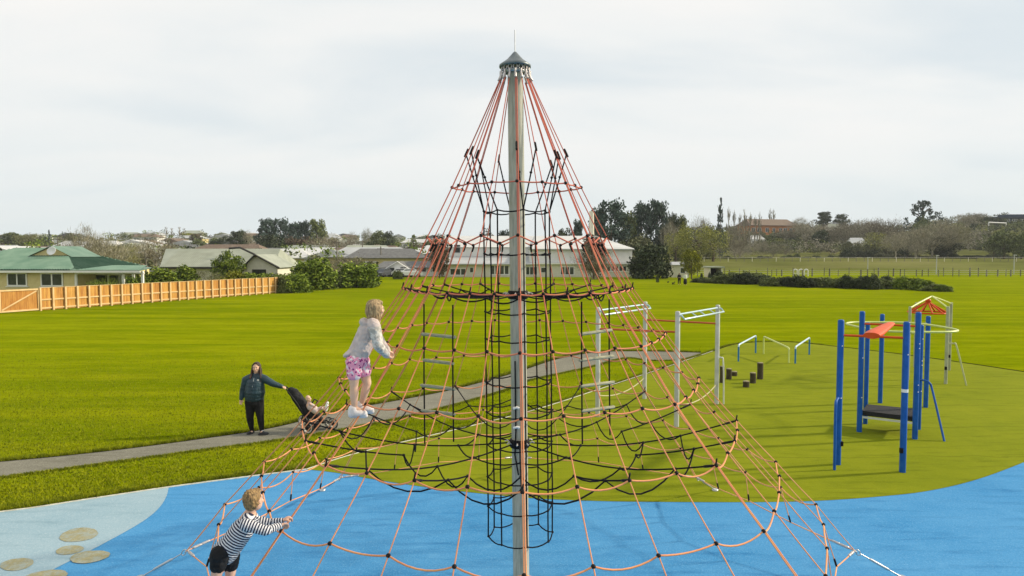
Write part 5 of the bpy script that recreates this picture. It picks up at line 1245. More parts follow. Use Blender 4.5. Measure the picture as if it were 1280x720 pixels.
for px, yt, yb, lab in ((1085, 322, 342, 'plain grey lamp pole standing left of the bare grove'), (1171, 319.5, 335, 'lamp pole with white head in front of the bare grove'), (1268, 319, 340, 'lamp pole near the right edge of the picture')):
    Yl = 135; t_ = P(px, yt, Yl); t = thing('lamp_pole', lab, 'lamp pole', None, (t_.x, Yl, 0)); MB().tube([Vector((0, 0, 0)), Vector((0, 0, t_.z))], [.09, .06], 8).build('pole', M['metal'], t)
    MB().box((.12, -.05, t_.z + .03), (.55, .25, .10)).build('lamp_head', M['white_plastic'], t)
# white power poles in the town
for px, yt, Yl, lab in ((72, 296, 150, 'slim pale power pole behind the green roofed house'), (211, 301, 140, 'pale power pole left of the long grey roof'), (421, 300, 150, 'pale power pole above the gap between the two big bushes'), (476, 308, 150, 'pale power pole left of the dark hillside tree'), (182, 317, 95, 'thin white pole between the veranda and the grey roof'), (453, 300, 170, 'pale power pole above the right big bush')):
    t_ = P(px, yt, Yl); z0 = hgt(t_.x, Yl); t = thing('power_pole', lab, 'pole', None, (t_.x, Yl, z0)); MB().tube([Vector((0, 0, -.2)), Vector((0, 0, t_.z - z0))], .13, 6).build('pole', M['post_grey'], t); MB().box((0, 0, t_.z - z0 - .5), (1.6, .1, .12)).build('crossarm', M['bark'], t)

# ------------------------------------------------------------------ people
def capsule(b, a, c_, ra, rb_, n=14, m=4):
    """tapered capsule with round ends from a to c"""
    a = Vector(a); c_ = Vector(c_); d = c_ - a; L_ = max(d.length, 1e-5); M3_ = d.to_track_quat('Z', 'Y').to_matrix() if d.length > 1e-5 else Matrix.Identity(3); prof = []
    for i in range(m + 1): t = math.pi / 2 * (1 - i / m); prof.append((max(ra * math.cos(t), 1e-4), -ra * math.sin(t)))
    for i in range(m + 1): t = math.pi / 2 * i / m; prof.append((max(rb_ * math.cos(t), 1e-4), L_ + rb_ * math.sin(t)))
    base_ = len(b.V); b.lathe(prof, a, n, M3_)
    N_ = len(prof); b.F.append(tuple(base_ + k for k in range(n - 1, -1, -1))); b.F.append(tuple(base_ + (N_ - 1) * n + k for k in range(n))); b.sm += [True, True]
def ellip(b, c_, r_, Mx=None, n=16, m=10):
    base_ = len(b.V); prof = [(max(math.sin(math.pi * i / m), 1e-3), -math.cos(math.pi * i / m)) for i in range(m + 1)]
    S = Matrix.Diagonal(Vector(r_)); Mm = (Mx @ S) if Mx is not None else S; b.lathe(prof, c_, n, Mm)
    b.F.append(tuple(base_ + k for k in range(n - 1, -1, -1))); b.F.append(tuple(base_ + m * n + k for k in range(n))); b.sm += [True, True]
def fuse(name, b, mt, parent, vox=.008, smooth=3, disp=0.0, seed=0):
    """join overlapping closed pieces into one continuous skin"""
    me = bpy.data.meshes.new('tmp'); me.from_pydata(b.V, [], b.F); me.update(); o_ = bpy.data.objects.new('tmp', me); COL.objects.link(o_)
    r_ = o_.modifiers.new('r', 'REMESH'); r_.mode = 'VOXEL'; r_.voxel_size = vox; r_.use_smooth_shade = True
    if smooth: q_ = o_.modifiers.new('s', 'SMOOTH'); q_.factor = .5; q_.iterations = smooth
    dg = bpy.context.evaluated_depsgraph_get(); nm = bpy.data.meshes.new_from_object(o_.evaluated_get(dg)); bpy.data.objects.remove(o_); nm.name = name; nm.materials.clear(); nm.materials.append(mt)
    nm.polygons.foreach_set('use_smooth', [True] * len(nm.polygons))
    if disp:
        from mathutils import noise as mn
        co = np.array([v.co for v in nm.vertices]); no = np.array([v.normal for v in nm.vertices])
        dd = np.array([mn.noise(Vector(c_) * 38 + Vector((seed, 0, 0))) + .6 * mn.noise(Vector((c_[0] * 90, c_[1] * 90, c_[2] * 22))) for c_ in co]); nm.vertices.foreach_set('co', (co + no * (dd * disp)[:, None]).astype(np.float32).ravel()); nm.update()
    return link(name, nm, parent)
def lerpv(a, c_, t): return Vector(a).lerp(Vector(c_), t)
def hand(b, wrist, tip_dir, curl_dir, s=1.0, grip=True):
    """palm, four unequal bent fingers and a thumb; tip_dir = way the fingers leave, curl_dir = way they bend"""
    w_ = Vector(wrist); t = Vector(tip_dir).normalized(); c_ = Vector(curl_dir); c_ = (c_ - t * c_.dot(t)).normalized(); sd_ = t.cross(c_)
    Mx = Matrix((sd_, c_, t)).transposed(); ellip(b, w_ + t * .040 * s, (.034 * s, .016 * s, .042 * s), Mx, 12, 8)
    k = 1.0 if grip else .35
    for i, (o_, l_) in enumerate(((-.026, .052), (-.009, .060), (.009, .057), (.025, .045))):
        p0 = w_ + t * .066 * s + sd_ * o_ * s; p1 = p0 + (t * (1 - .45 * k) + c_ * .55 * k).normalized() * l_ * .42 * s; p2 = p1 + (t * (1 - 1.0 * k) + c_ * k + t * .05).normalized() * l_ * .34 * s; p3 = p2 + (t * (1 - 1.7 * k) + c_ * .9 * k + Vector((0, 0, .001))).normalized() * l_ * .28 * s
        for a, e_, r0, r1 in ((p0, p1, .0092, .0088), (p1, p2, .0086, .0080), (p2, p3, .0080, .0070)): capsule(b, a, e_, r0 * s, r1 * s, 8, 2)
    p0 = w_ + t * .022 * s - sd_ * .026 * s; p1 = p0 + (-sd_ * .8 + t * .9 + c_ * .5).normalized() * .030 * s; p2 = p1 + (t * .8 + c_ * 1.0 * k + sd_ * .2).normalized() * .026 * s
    capsule(b, p0, p1, .012 * s, .0105 * s, 8, 2); capsule(b, p1, p2, .010 * s, .0085 * s, 8, 2)
def head(b, c_, fwd, up, s=1.0):
    f_ = Vector(fwd).normalized(); u_ = Vector(up); u_ = (u_ - f_ * u_.dot(f_)).normalized(); r_ = u_.cross(f_); Mx = Matrix((r_, f_, u_)).transposed(); c_ = Vector(c_)
    at = lambda x, y, z: c_ + r_ * x * s + f_ * y * s + u_ * z * s
    ellip(b, at(0, -.006, .022), (.074 * s, .090 * s, .088 * s), Mx); ellip(b, at(0, .024, -.038), (.056 * s, .060 * s, .068 * s), Mx); ellip(b, at(0, .052, -.078), (.026 * s, .024 * s, .022 * s), Mx, 10, 6)
    for sx in (-1, 1):
        ellip(b, at(.038 * sx, .062, -.022), (.026 * s, .020 * s, .024 * s), Mx, 10, 6); ellip(b, at(.076 * sx, .0, -.006), (.010 * s, .018 * s, .030 * s), Mx, 10, 6)
        ellip(b, at(.030 * sx, .080, .028), (.022 * s, .008 * s, .008 * s), Mx, 10, 6)
    capsule(b, at(0, .082, .018), at(0, .100, -.020), .009 * s, .013 * s, 10, 3); ellip(b, at(0, .084, -.050), (.022 * s, .008 * s, .007 * s), Mx, 10, 6)
    return at, Mx
def face_bits(at, Mx, s, par, brow):
    for sx in (-1, 1):
        e_ = MB(); ellip(e_, at(.030 * sx, .083, .008), (.0115 * s, .006 * s, .0065 * s), Mx, 10, 6); ee = e_.build('eye', M['eye_white'], par)
        e_ = MB(); ellip(e_, at(.030 * sx, .0885, .008), (.0055 * s, .003 * s, .0058 * s), Mx, 10, 6); e_.build('pupil', M['dark'], ee)
        e_ = MB(); e_.tube([at(.016 * sx, .089, .022), at(.032 * sx, .090, .027), at(.046 * sx, .082, .022)], .0035 * s, 5); e_.build('eyebrow', brow, par)
    e_ = MB(); ellip(e_, at(0, .0905, -.050), (.020 * s, .005 * s, .0055 * s), Mx, 10, 6); e_.build('lips', M['lips'], par)
M['skin'] = mat('skin', (.58, .34, .24), (.66, .41, .30), 9, .55, .05, 120, spec=.35); M['skin_pale'] = mat('pale_skin', (.66, .40, .27), (.74, .47, .33), 9, .55, .05, 120, spec=.35)
M['eye_white'] = mat('eye_white', (.7, .68, .66), None, rough=.3); M['lips'] = mat('lips', (.42, .14, .12), None, rough=.5)
def hairmat(name, a, c_, sc_=26):
    m = bpy.data.materials.new(name); m.use_nodes = True; q = NT(m); o_ = q.node('ShaderNodeTexCoord').outputs['Object']
    n = q.noise(q.mapping(o_, (3.2, 3.2, .55)), sc_, 4, .7); q.l.new(q.mix(q.ramp(n, .38, .64), (*a, 1), (*c_, 1)), q.b.inputs['Base Color']); q.b.inputs['Roughness'].default_value = .6
    bp = q.node('ShaderNodeBump', {'Height': n, 'Strength': .9, 'Distance': .01}); q.l.new(bp.outputs[0], q.b.inputs['Normal']); return m
M['hair_sandy'] = hairmat('sandy_hair', (.10, .055, .018), (.42, .26, .10)); M['hair_fair'] = hairmat('fair_brown_hair', (.13, .075, .035), (.52, .37, .19)); M['hair_dark'] = hairmat('dark_brown_hair', (.014, .007, .005), (.07, .030, .020))
def clothmat(name, a, c_, scale, bump=.35, rough=.85): return mat(name, a, c_, scale, rough, bump, 22, detail=4)
def stripes(name):
    m = bpy.data.materials.new(name); m.use_nodes = True; q = NT(m); at_ = q.node('ShaderNodeAttribute', attribute_name='along').outputs['Fac']
    o_ = q.node('ShaderNodeTexCoord').outputs['Object']; wob = q.math('MULTIPLY', q.noise(o_, 9, 3), .008)
    f = q.math('FRACT', q.math('DIVIDE', q.math('ADD', at_, wob), .024)); c_ = q.mix(q.math('GREATER_THAN', f, .54), (.012, .016, .045, 1), (.66, .66, .68, 1))
    q.l.new(c_, q.b.inputs['Base Color']); q.b.inputs['Roughness'].default_value = .9
    bp = q.node('ShaderNodeBump', {'Height': q.noise(o_, 20, 3), 'Strength': .5, 'Distance': .02}); q.l.new(bp.outputs[0], q.b.inputs['Normal']); return m
def set_along(o_, bones):
    co = np.array([v.co for v in o_.data.vertices]); best = np.full(len(co), 1e9); val = np.zeros(len(co)); off = 0
    for a, c_, rad in bones:
        a = np.array(a); c_ = np.array(c_); d = c_ - a; L_ = np.linalg.norm(d); t = ((co - a) @ d) / L_ ** 2; tc_ = np.clip(t, 0, 1); ds = np.linalg.norm(co - (a + tc_[:, None] * d), axis=1) / rad
        mk = ds < best; best[mk] = ds[mk]; val[mk] = (t * L_ + off)[mk]; off += .37
    at_ = o_.data.attributes.new('along', 'FLOAT', 'POINT'); at_.data.foreach_set('value', val.astype(np.float32))

# boy in a striped top, lower left of the net
def boy():
    t = thing('person', 'boy in navy and white striped top and black shorts leaning onto the lower left ropes', 'boy', None, tuple(P(283, 760, 5.95)))
    loc = t.location.copy(); Yb = 5.95
    W = lambda px, py, Y: P(px, py, Y) - loc
    hd = W(317.5, 626, 5.95); nk = W(312, 644, 5.95); chest = W(303, 662, 5.95); belly = W(290, 680, 5.94); hip = W(280.5, 691, 5.94)
    shn, shf = W(307, 656, 5.84), W(318, 652, 6.08); eln, elf = W(332, 663.5, 5.86), W(337, 654, 6.12); wrn, wrf = W(350.5, 657, 5.98), W(353, 651, 6.12)
    hn, hf = W(275, 694, 5.86), W(288, 696, 6.02); kn, kf = W(270, 722, 5.84), W(288, 718, 6.02); an, af = W(266, 748, 5.92), W(279, 746, 6.10)
    b = MB(); at, Mx = head(b, hd, W(345, 612, 6.2) - hd, Vector((-.15, 0, 1)), .88)
    capsule(b, hd + Vector((-.015, 0, -.04)), nk, .042, .046); capsule(b, nk, chest, .06, .09); capsule(b, chest, hip, .088, .078)
    for s_, e_, w_ in ((shn, eln, wrn), (shf, elf, wrf)): capsule(b, nk, s_, .05, .045); capsule(b, s_, e_, .040, .032); capsule(b, e_, w_, .031, .022)
    for h_, k_, a_ in ((hn, kn, an), (hf, kf, af)): capsule(b, h_, k_, .068, .045); capsule(b, k_, lerpv(k_, a_, .35), .043, .045); capsule(b, lerpv(k_, a_, .35), a_, .045, .028); capsule(b, a_, a_ + Vector((.11, .03, -.045)), .03, .024)
    fd = (wrn - eln).normalized(); hand(b, wrn, W(356, 655, 6.05) - wrn, Vector((.5, .2, -.8)), .95); hand(b, wrf, W(358.5, 648, 6.14) - wrf, Vector((.5, .2, -.8)), .95)
    bd = fuse('body', b, M['skin'], t, .0065, 2); face_bits(at, Mx, .88, bd, M['hair_sandy'])
    h_ = MB()
    ellip(h_, at(0, -.022, .040), (.076, .082, .074), Mx); ellip(h_, at(0, -.045, -.004), (.070, .060, .070), Mx); ellip(h_, at(0, .035, .082), (.058, .042, .030), Mx)
    rh_ = random.Random(4)
    for _ in range(60):
        u_ = rh_.uniform(-1.5, 1.5); v_ = rh_.uniform(-.6, 1.4); d = Vector((math.sin(u_) * math.cos(v_) * .078, -abs(math.cos(u_)) * math.cos(v_) * .085 - .015, math.sin(v_) * .08 + .04)); p = at(*(d / .98)); q_ = at(*((d * 1.07 + Vector((rh_.uniform(-.02, .02), rh_.uniform(-.01, .01), rh_.uniform(-.035, .005)))) / .98)); capsule(h_, p, q_, .012, .005, 6, 2)
    fuse('hair', h_, M['hair_sandy'], t, .006, 1, .006, 3)
    c = MB(); capsule(c, nk + Vector((0, 0, -.012)), chest, .060, .104); capsule(c, chest, belly, .104, .106); capsule(c, belly, hip + (belly - hip) * .1, .106, .116)
    for s_, e_, w_ in ((shn, eln, wrn), (shf, elf, wrf)): capsule(c, lerpv(nk, s_, .4), s_, .060, .056); capsule(c, s_, e_, .054, .042); capsule(c, e_, lerpv(e_, w_, .90), .042, .031)
    M['stripe'] = stripes('navy_white_stripe'); o_ = fuse('striped_top', c, M['stripe'], t, .0075, 3, .0025, 8); set_along(o_, [(nk, hip, .10), (shn, eln, .05), (eln, wrn, .035), (shf, elf, .05), (elf, wrf, .035)])
    c = MB(); ellip(c, hip + Vector((-.005, -.01, .0)), (.108, .125, .10)); capsule(c, hn, lerpv(hn, kn, .46), .088, .072); capsule(c, hf, lerpv(hf, kf, .44), .086, .070)
    M['black_cloth'] = clothmat('black_cloth', (.005, .005, .006), (.014, .014, .016), 14); fuse('shorts', c, M['black_cloth'], t, .008, 3, .004, 2)
    return t
boy()
# girl climbing on the left side
def girl():
    Yg = 6.85; t = thing('person', 'girl in pale grey hoodie and pink patterned shorts climbing the left side of the net', 'girl', None, tuple(P(448, 521, Yg)))
    loc = t.location.copy(); W = lambda px, py, Y=Yg: P(px, py, Y) - loc
    hd = W(469.5, 387, 6.87); nk = W(464.5, 402); chest = W(460, 414); belly = W(452, 434); hip = W(447.5, 448)
    shn, shf = W(468, 408, 6.74), W(463, 406, 6.98); eln, elf = W(473, 432, 6.72), W(476, 428, 7.02); wrn, wrf = W(484.5, 445, 6.90), W(485, 439, 7.04)
    hn, hf = W(443, 452, 6.80), W(452, 452, 6.92); kn, kf = W(442.5, 482, 6.80), W(459, 479, 6.92); an, af = W(443, 511, 6.80), W(451.5, 506, 6.95)
    b = MB(); at, Mx = head(b, hd, Vector((.80, .55, .02)), Vector((.1, 0, 1)), .87)
    capsule(b, hd + Vector((-.01, 0, -.04)), nk, .042, .046); capsule(b, nk, chest, .055, .085); capsule(b, chest, hip, .085, .088)
    for s_, e_, w_ in ((shn, eln, wrn), (shf, elf, wrf)): capsule(b, nk, s_, .05, .045); capsule(b, s_, e_, .040, .032); capsule(b, e_, w_, .031, .023)
    for h_, k_, a_ in ((hn, kn, an), (hf, kf, af)): capsule(b, h_, k_, .070, .043); capsule(b, k_, lerpv(k_, a_, .35), .041, .045); capsule(b, lerpv(k_, a_, .35), a_, .045, .027); capsule(b, a_, a_ + Vector((.09, .02, -.035)), .03, .025)
    hand(b, wrn, W(488.5, 447, 6.98) - wrn, Vector((.4, .3, .8)), 1.0); hand(b, wrf, W(489.5, 441, 7.08) - wrf, Vector((.4, .3, .8)), 1.0)
    bd = fuse('body', b, M['skin_pale'], t, .0065, 2); face_bits(at, Mx, .87, bd, M['hair_fair'])
    h_ = MB(); ellip(h_, at(0, -.022, .036), (.077, .084, .077), Mx); ellip(h_, at(0, -.05, -.02), (.072, .062, .084), Mx); ellip(h_, at(0, .03, .080), (.058, .046, .030), Mx)
    rh_ = random.Random(5)
    for k in range(46):
        a = rh_.uniform(-2.0, 2.0); p = at(math.sin(a) * .080, -math.cos(a) * .085 - .01, rh_.uniform(-.02, .05)); q_ = at(math.sin(a) * .085 + rh_.uniform(-.01, .01), -math.cos(a) * .080 - .015, -.10 - rh_.uniform(0, .045)); capsule(h_, p, q_, .018, .008, 6, 2)
    fuse('hair', h_, M['hair_fair'], t, .006, 1, .005, 6)
    # hoodie flares towards the hem at the back
    c = MB(); capsule(c, nk + Vector((0, 0, -.01)), chest, .062, .102); capsule(c, chest, belly, .102, .106); capsule(c, belly, W(447, 444), .106, .108); ellip(c, W(438, 441), (.08, .11, .03), Matrix.Rotation(-.5, 3, 'Y')); ellip(c, W(444, 447), (.105, .12, .025), Matrix.Rotation(-.35, 3, 'Y'))
    for s_, e_, w_ in ((shn, eln, wrn), (shf, elf, wrf)): capsule(c, lerpv(nk, s_, .4), s_, .064, .062); capsule(c, s_, e_, .060, .050); capsule(c, e_, lerpv(e_, w_, .90), .050, .034)
    ellip(c, nk + Vector((-.065, -.01, -.01)), (.06, .075, .045), Matrix.Rotation(.6, 3, 'Y'))
    M['lilac'] = clothmat('pale_lilac_jersey', (.48, .40, .375), (.60, .51, .48), 16, .5); ho = fuse('hoodie', c, M['lilac'], t, .0075, 2, .005, 1)
    M['pale_mottle'] = mat('mottled_sleeve', (.40, .37, .33), (.62, .58, .53), 22, .9, .3, 40, lo=.47, hi=.55)
    c = MB(); capsule(c, lerpv(shn, eln, .12), eln, .0635, .053); capsule(c, eln, lerpv(eln, wrn, .88), .053, .037); fuse('sleeve', c, M['pale_mottle'], t, .0075, 2, .004, 4)
    m = bpy.data.materials.new('pink_pattern'); m.use_nodes = True; q = NT(m); oo = q.node('ShaderNodeTexCoord').outputs['Object']; vv = q.node('ShaderNodeTexVoronoi', {'Vector': oo, 'Scale': 34.0}); nn_ = q.noise(oo, 24, 2)
    cc = q.mix(q.math('LESS_THAN', vv.outputs['Distance'], .36), (.84, .32, .46, 1), (.28, .02, .17, 1)); cc = q.mix(q.math('GREATER_THAN', nn_, .56), cc, (.82, .70, .72, 1)); q.l.new(cc, q.b.inputs['Base Color']); q.b.inputs['Roughness'].default_value = .9; M['pink'] = m
    c = MB(); ellip(c, hip + Vector((0, 0, -.01)), (.108, .115, .09)); capsule(c, hn, lerpv(hn, kn, .52), .086, .074); capsule(c, hf, lerpv(hf, kf, .46), .086, .072); fuse('shorts', c, M['pink'], t, .008, 2, .004, 2)
    M['pale_shoe'] = mat('pale_pink_clog', (.66, .58, .55), (.78, .72, .70), 20, .6, .2)
    for a_ in (an, af):
        c = MB(); ellip(c, a_ + Vector((.035, .005, -.045)), (.098, .052, .038)); capsule(c, a_ + Vector((-.015, 0, -.005)), a_ + Vector((-.02, 0, -.045)), .048, .046); capsule(c, a_ + Vector((-.04, 0, -.07)), a_ + Vector((.11, .01, -.072)), .022, .024)
        fuse('clog', c, M['pale_shoe'], t, .007, 1)
    return t
girl()
# woman on the path
def woman():
    Yw = 15.1; t = thing('person', 'woman with long dark hair in teal padded jacket and black leggings holding the pushchair handle', 'woman', None, tuple(G(320, 542)))
    loc = t.location.copy(); W = lambda px, py, dy=0.0: P(px, py, loc.y + dy) - loc
    hd = W(320.3, 459.5); nk = W(319.5, 470); chest = W(319, 481); hip = W(317.5, 499)
    shl, shr = W(307.5, 475), W(331, 474); ell, elr = W(303.5, 489), W(342, 480); wl_, wr_ = W(301.5, 498.5, -.05), W(352.5, 483.5, 0.03)
    hl, hr = W(313, 502), W(323, 502); kl, kr = W(312.5, 522, -.03), W(325.5, 522); al, ar = W(315, 539, .05), W(327.5, 539.5, -.02)
    b = MB(); at, Mx = head(b, hd, Vector((.12, -1, -.02)), Vector((0, 0, 1)), 1.02)
    capsule(b, hd + Vector((0, .01, -.05)), nk, .052, .056); capsule(b, nk, chest, .08, .15); capsule(b, chest, hip, .15, .155)
    for s_, e_, w_ in ((shl, ell, wl_), (shr, elr, wr_)): capsule(b, nk, s_, .06, .07); capsule(b, s_, e_, .058, .045); capsule(b, e_, w_, .043, .028)
    for h_, k_, a_ in ((hl, kl, al), (hr, kr, ar)): capsule(b, h_, k_, .10, .06); capsule(b, k_, lerpv(k_, a_, .3), .058, .058); capsule(b, lerpv(k_, a_, .3), a_, .058, .034); capsule(b, a_, a_ + Vector((.02, -.12, -.04)), .036, .03)
    hand(b, wl_, Vector((-.1, -.1, -1)), Vector((.6, -.6, 0)), 1.05, False); hand(b, wr_, Vector((1, 0, -.1)), Vector((.1, -.2, -1)), 1.05)
    bd = fuse('body', b, M['skin_pale'], t, .009, 2); face_bits(at, Mx, 1.02, bd, M['hair_dark'])
    h_ = MB(); ellip(h_, at(0, -.030, .044), (.088, .084, .082), Mx); ellip(h_, at(0, -.055, -.06), (.090, .050, .12), Mx)
    for sx in (-1, 1):
        for k in range(9): capsule(h_, at(.072 * sx, -.045 + k * .006, .05 - k * .004), at((.100 + .008 * (k % 3)) * sx, .015 + k * .011, -.22 - .03 * (k % 4)), .023, .015, 7, 2)
        capsule(h_, at(.02 * sx, .055, .108), at(.074 * sx, .045, .05), .018, .012, 7, 2)
    for k in range(12): capsule(h_, at(-.09 + k * .016, -.06, -.05), at(-.10 + k * .018, -.06, -.24 - .02 * (k % 3)), .026, .014, 7, 2)
    fuse('hair', h_, M['hair_dark'], t, .009, 1, .006, 2)
    c = MB(); capsule(c, nk + Vector((0, 0, -.02)), chest, .105, .185); capsule(c, chest, W(318.5, 490), .20, .225); capsule(c, W(318.5, 490), W(318, 494), .215, .215); ellip(c, W(318, 498.5), (.215, .20, .06)); capsule(c, nk + Vector((0, .0, -.03)), nk + Vector((0, 0, .02)), .085, .078)
    for s_, e_, w_ in ((shl, ell, wl_), (shr, elr, wr_)): capsule(c, lerpv(nk, s_, .4), s_, .095, .092); capsule(c, s_, e_, .088, .070); capsule(c, e_, lerpv(e_, w_, .95), .070, .048)
    for v_ in range(len(c.V)):
        x, y, z = c.V[v_]; c.V[v_] = (x, y * .86 if abs(x) < .3 else y, z)
    m = mat('teal_padded', (.005, .020, .032), (.014, .045, .062), 5, .45, .0, spec=.5); q = NT(m); oo = q.node('ShaderNodeTexCoord').outputs['Object']; sx_ = q.node('ShaderNodeSeparateXYZ', {0: oo}); wv = q.math('ABSOLUTE', q.math('SINE', q.math('MULTIPLY', sx_.outputs[2], 38.0))); hh_ = q.math('ADD', q.math('MULTIPLY', q.math('POWER', wv, .5), .45), q.math('MULTIPLY', q.noise(oo, 14, 3), .6))
    bp = q.node('ShaderNodeBump', {'Height': hh_, 'Strength': .45, 'Distance': .02}); q.l.new(bp.outputs[0], q.b.inputs['Normal']); fuse('jacket', c, m, t, .011, 2, .006, 7)
    MB().tube([nk + Vector((.005, -.12, -.03)), chest + Vector((.0, -.165, 0)), W(318.5, 496) + Vector((0, -.17, 0))], .006, 5).build('zip', M['metal'], t)
    MB().box(W(325.5, 473.5) + Vector((0, -.15, 0)), (.035, .01, .02)).build('chest_badge', M['white_plastic'], t)
    c = MB(); ellip(c, hip + Vector((0, 0, -.06)), (.19, .155, .13))
    for h_, k_, a_ in ((hl, kl, al), (hr, kr, ar)): capsule(c, h_, k_, .125, .078); capsule(c, k_, lerpv(k_, a_, .3), .076, .074); capsule(c, lerpv(k_, a_, .3), lerpv(k_, a_, .93), .074, .044)
    fuse('leggings', c, M['black_cloth'], t, .010, 2, .003, 3)
    for a_ in (al, ar):
        cs_ = MB(); capsule(cs_, a_ + Vector((0, 0, .03)), a_ + Vector((0, 0, -.01)), .042, .044); fuse('sock', cs_, M['white_plastic'], t, .009, 1)
        c = MB(); dx = .11 if a_ is ar else -.03; ellip(c, a_ + Vector((dx * .5, -.06, -.035)), (.062 + abs(dx) * .5, .130, .045)); capsule(c, a_ + Vector((0, .0, -.01)), a_ + Vector((0, .01, -.04)), .052, .05); fuse('shoe', c, M['black_metal'], t, .009, 1)
    return t, loc, W
wt, wloc, WW = woman()
# pushchair
def pushchair():
    c0 = G(391, 540); t = thing('pushchair', 'black pushchair with pale rimmed wheels on the footpath beside the woman', 'pushchair', None, tuple(c0)); Yp = c0.y
    W = lambda px, py, dy=0.0: P(px, py, Yp + dy) - c0
    M['pram_black'] = clothmat('pram_fabric', (.008, .008, .009), (.025, .025, .027), 12); M['tyre'] = mat('tyre', (.012, .012, .012), (.025, .025, .025), 30, .8); M['wheel_rim'] = mat('pale_rim', (.52, .50, .44), None, rough=.4)
    def wheel(px, py, dy, r_, rx=0.0):
        c_ = W(px, py, dy); c_.z = r_ + .012; wv = thing('wheel', None, None); wv.parent = t
        RM = Matrix.Rotation(R(68), 3, 'Z') @ Matrix.Rotation(math.pi / 2, 3, 'X') if False else Matrix.Rotation(R(-22), 3, 'Z') @ Matrix.Rotation(math.pi / 2, 3, 'X')
        MB().lathe([(r_ - .021, -.016), (r_ - .008, -.020), (r_, -.008), (r_, .008), (r_ - .008, .020), (r_ - .021, .016), (r_ - .021, -.016)], c_, 28, RM).build('tyre', M['tyre'], wv)
        MB().lathe([(r_ - .048, -.022), (r_ - .020, -.024), (r_ - .020, .024), (r_ - .048, .022), (r_ - .048, -.022)], c_, 28, RM).build('rim', M['wheel_rim'], wv)
        b = MB(); b.lathe([(.001, -.03), (.025, -.03), (.025, .03), (.001, .03)], c_, 12, RM)
        for k in range(5): a = 2 * math.pi * k / 5; b.tube([c_, c_ + RM @ Vector((math.cos(a) * (r_ - .045), math.sin(a) * (r_ - .045), 0))], .010, 5)
        b.build('spokes', M['black_metal'], wv); return c_
    w1 = wheel(376.5, 0, -.22, .155); w2 = wheel(371.5, 0, .32, .155); w3 = wheel(409.5, 0, .22, .125); w4 = wheel(404, 0, .0 + .34, .125)
    ax1 = (w1 + w2) / 2; hinge = W(386, 525, .05)
    fr = MB(); hL, hR = W(357.5, 486, -.10), W(359.5, 484.5, .28)
    for s_, w_, f_, h_ in ((-.2, w1, w3, hL), (.25, w2, w4, hR)): fr.tube([w_, hinge + Vector((.02, s_ * .7, .02)), ], .013, 7).tube([hinge + Vector((0, s_ * .7, .02)), f_ + Vector((0, 0, .02))], .013, 7).tube([h_, W(372, 505, s_), hinge + Vector((.0, s_ * .7, .0)), hinge + Vector((.22, s_ * .7, -.20))], .014, 7)
    fr.tube([w1, w2], .011, 6).tube([w3, w4], .011, 6); f_o = fr.build('frame', M['black_metal'], t); f_o['kind'] = 'stuff'; del f_o['kind']
    MB().tube([hL, hL + Vector((-.05, .02, .03)), hR + Vector((-.05, -.02, .03)), hR], .018, 8).build('handle', M['black_cloth'], t)
    c = MB(); capsule(c, W(363, 489.5, .05), W(372, 496, .05), .07, .11); capsule(c, W(370, 495, .05), W(384, 514, .05), .12, .13); capsule(c, W(384, 515, .05), W(397, 520, .05), .12, .09); capsule(c, W(397, 520, .05), W(404, 527, .05), .07, .05)
    fuse('seat', c, M['pram_black'], t, .012, 2, .004, 2)
    c = MB(); capsule(c, W(364, 488, .05), W(368, 491, .05), .08, .105); fuse('hood', c, M['pram_black'], t, .012, 2, .004, 6)
    MB().tube([W(388, 507, -.12), W(393, 499, -.10), W(397, 501, .08), W(394, 508, .2)], .016, 7).build('bumper_bar', M['black_metal'], t)
    MB().box(W(389, 532, .05), (.34, .30, .12)).build('basket', M['pram_black'], t)
    # baby
    k = thing('person', 'baby in pale pink clothes reclining in the black pushchair', 'baby', None, tuple(c0)); b = MB(); hh = W(385.5, 498.5, -.06)
    at, Mx = head(b, hh, Vector((.75, -.6, .25)), Vector((-.3, 0, 1)), .72); capsule(b, hh + Vector((.01, 0, -.04)), W(387, 507, -.06), .035, .06); capsule(b, W(387, 507, -.06), W(394, 513, -.07), .075, .075)
    for dy in (-.05, .09):
        capsule(b, W(395, 513, dy), W(402, 510, dy - .02), .042, .034); capsule(b, W(402, 510, dy - .02), W(407, 513 if dy < 0 else 509, dy), .033, .024); capsule(b, W(407, 513 if dy < 0 else 509, dy), W(409.5, 509 if dy < 0 else 505, dy), .026, .022)
        w_ = W(393, 507.5, dy - .06); capsule(b, W(388, 505, dy - .08), w_, .028, .020); hand(b, w_, Vector((1, 0, -.1)), Vector((0, 0, -1)), .5, False)
    bd = fuse('body', b, M['skin_pale'], k, .007, 2); face_bits(at, Mx, .72, bd, M['hair_fair'])
    c = MB(); capsule(c, W(387, 504.5, -.06), W(388, 508, -.06), .055, .078); capsule(c, W(388, 508, -.06), W(395, 513.5, -.07), .085, .082)
    for dy in (-.05, .09): capsule(c, W(388, 505, dy - .07), W(392, 507, dy - .06), .036, .030); capsule(c, W(395, 513, dy), W(402, 510, dy - .02), .050, .042)
    M['baby'] = clothmat('pale_pink_knit', (.52, .40, .38), (.64, .52, .48), 20); fuse('romper', c, M['baby'], k, .009, 2)
    for dy in (-.05, .09): c = MB(); capsule(c, W(407.5, 513 if dy < 0 else 509, dy), W(409.5, 507.5 if dy < 0 else 503.5, dy), .032, .03); fuse('bootee', c, M['white_plastic'], k, .008, 1)
pushchair()
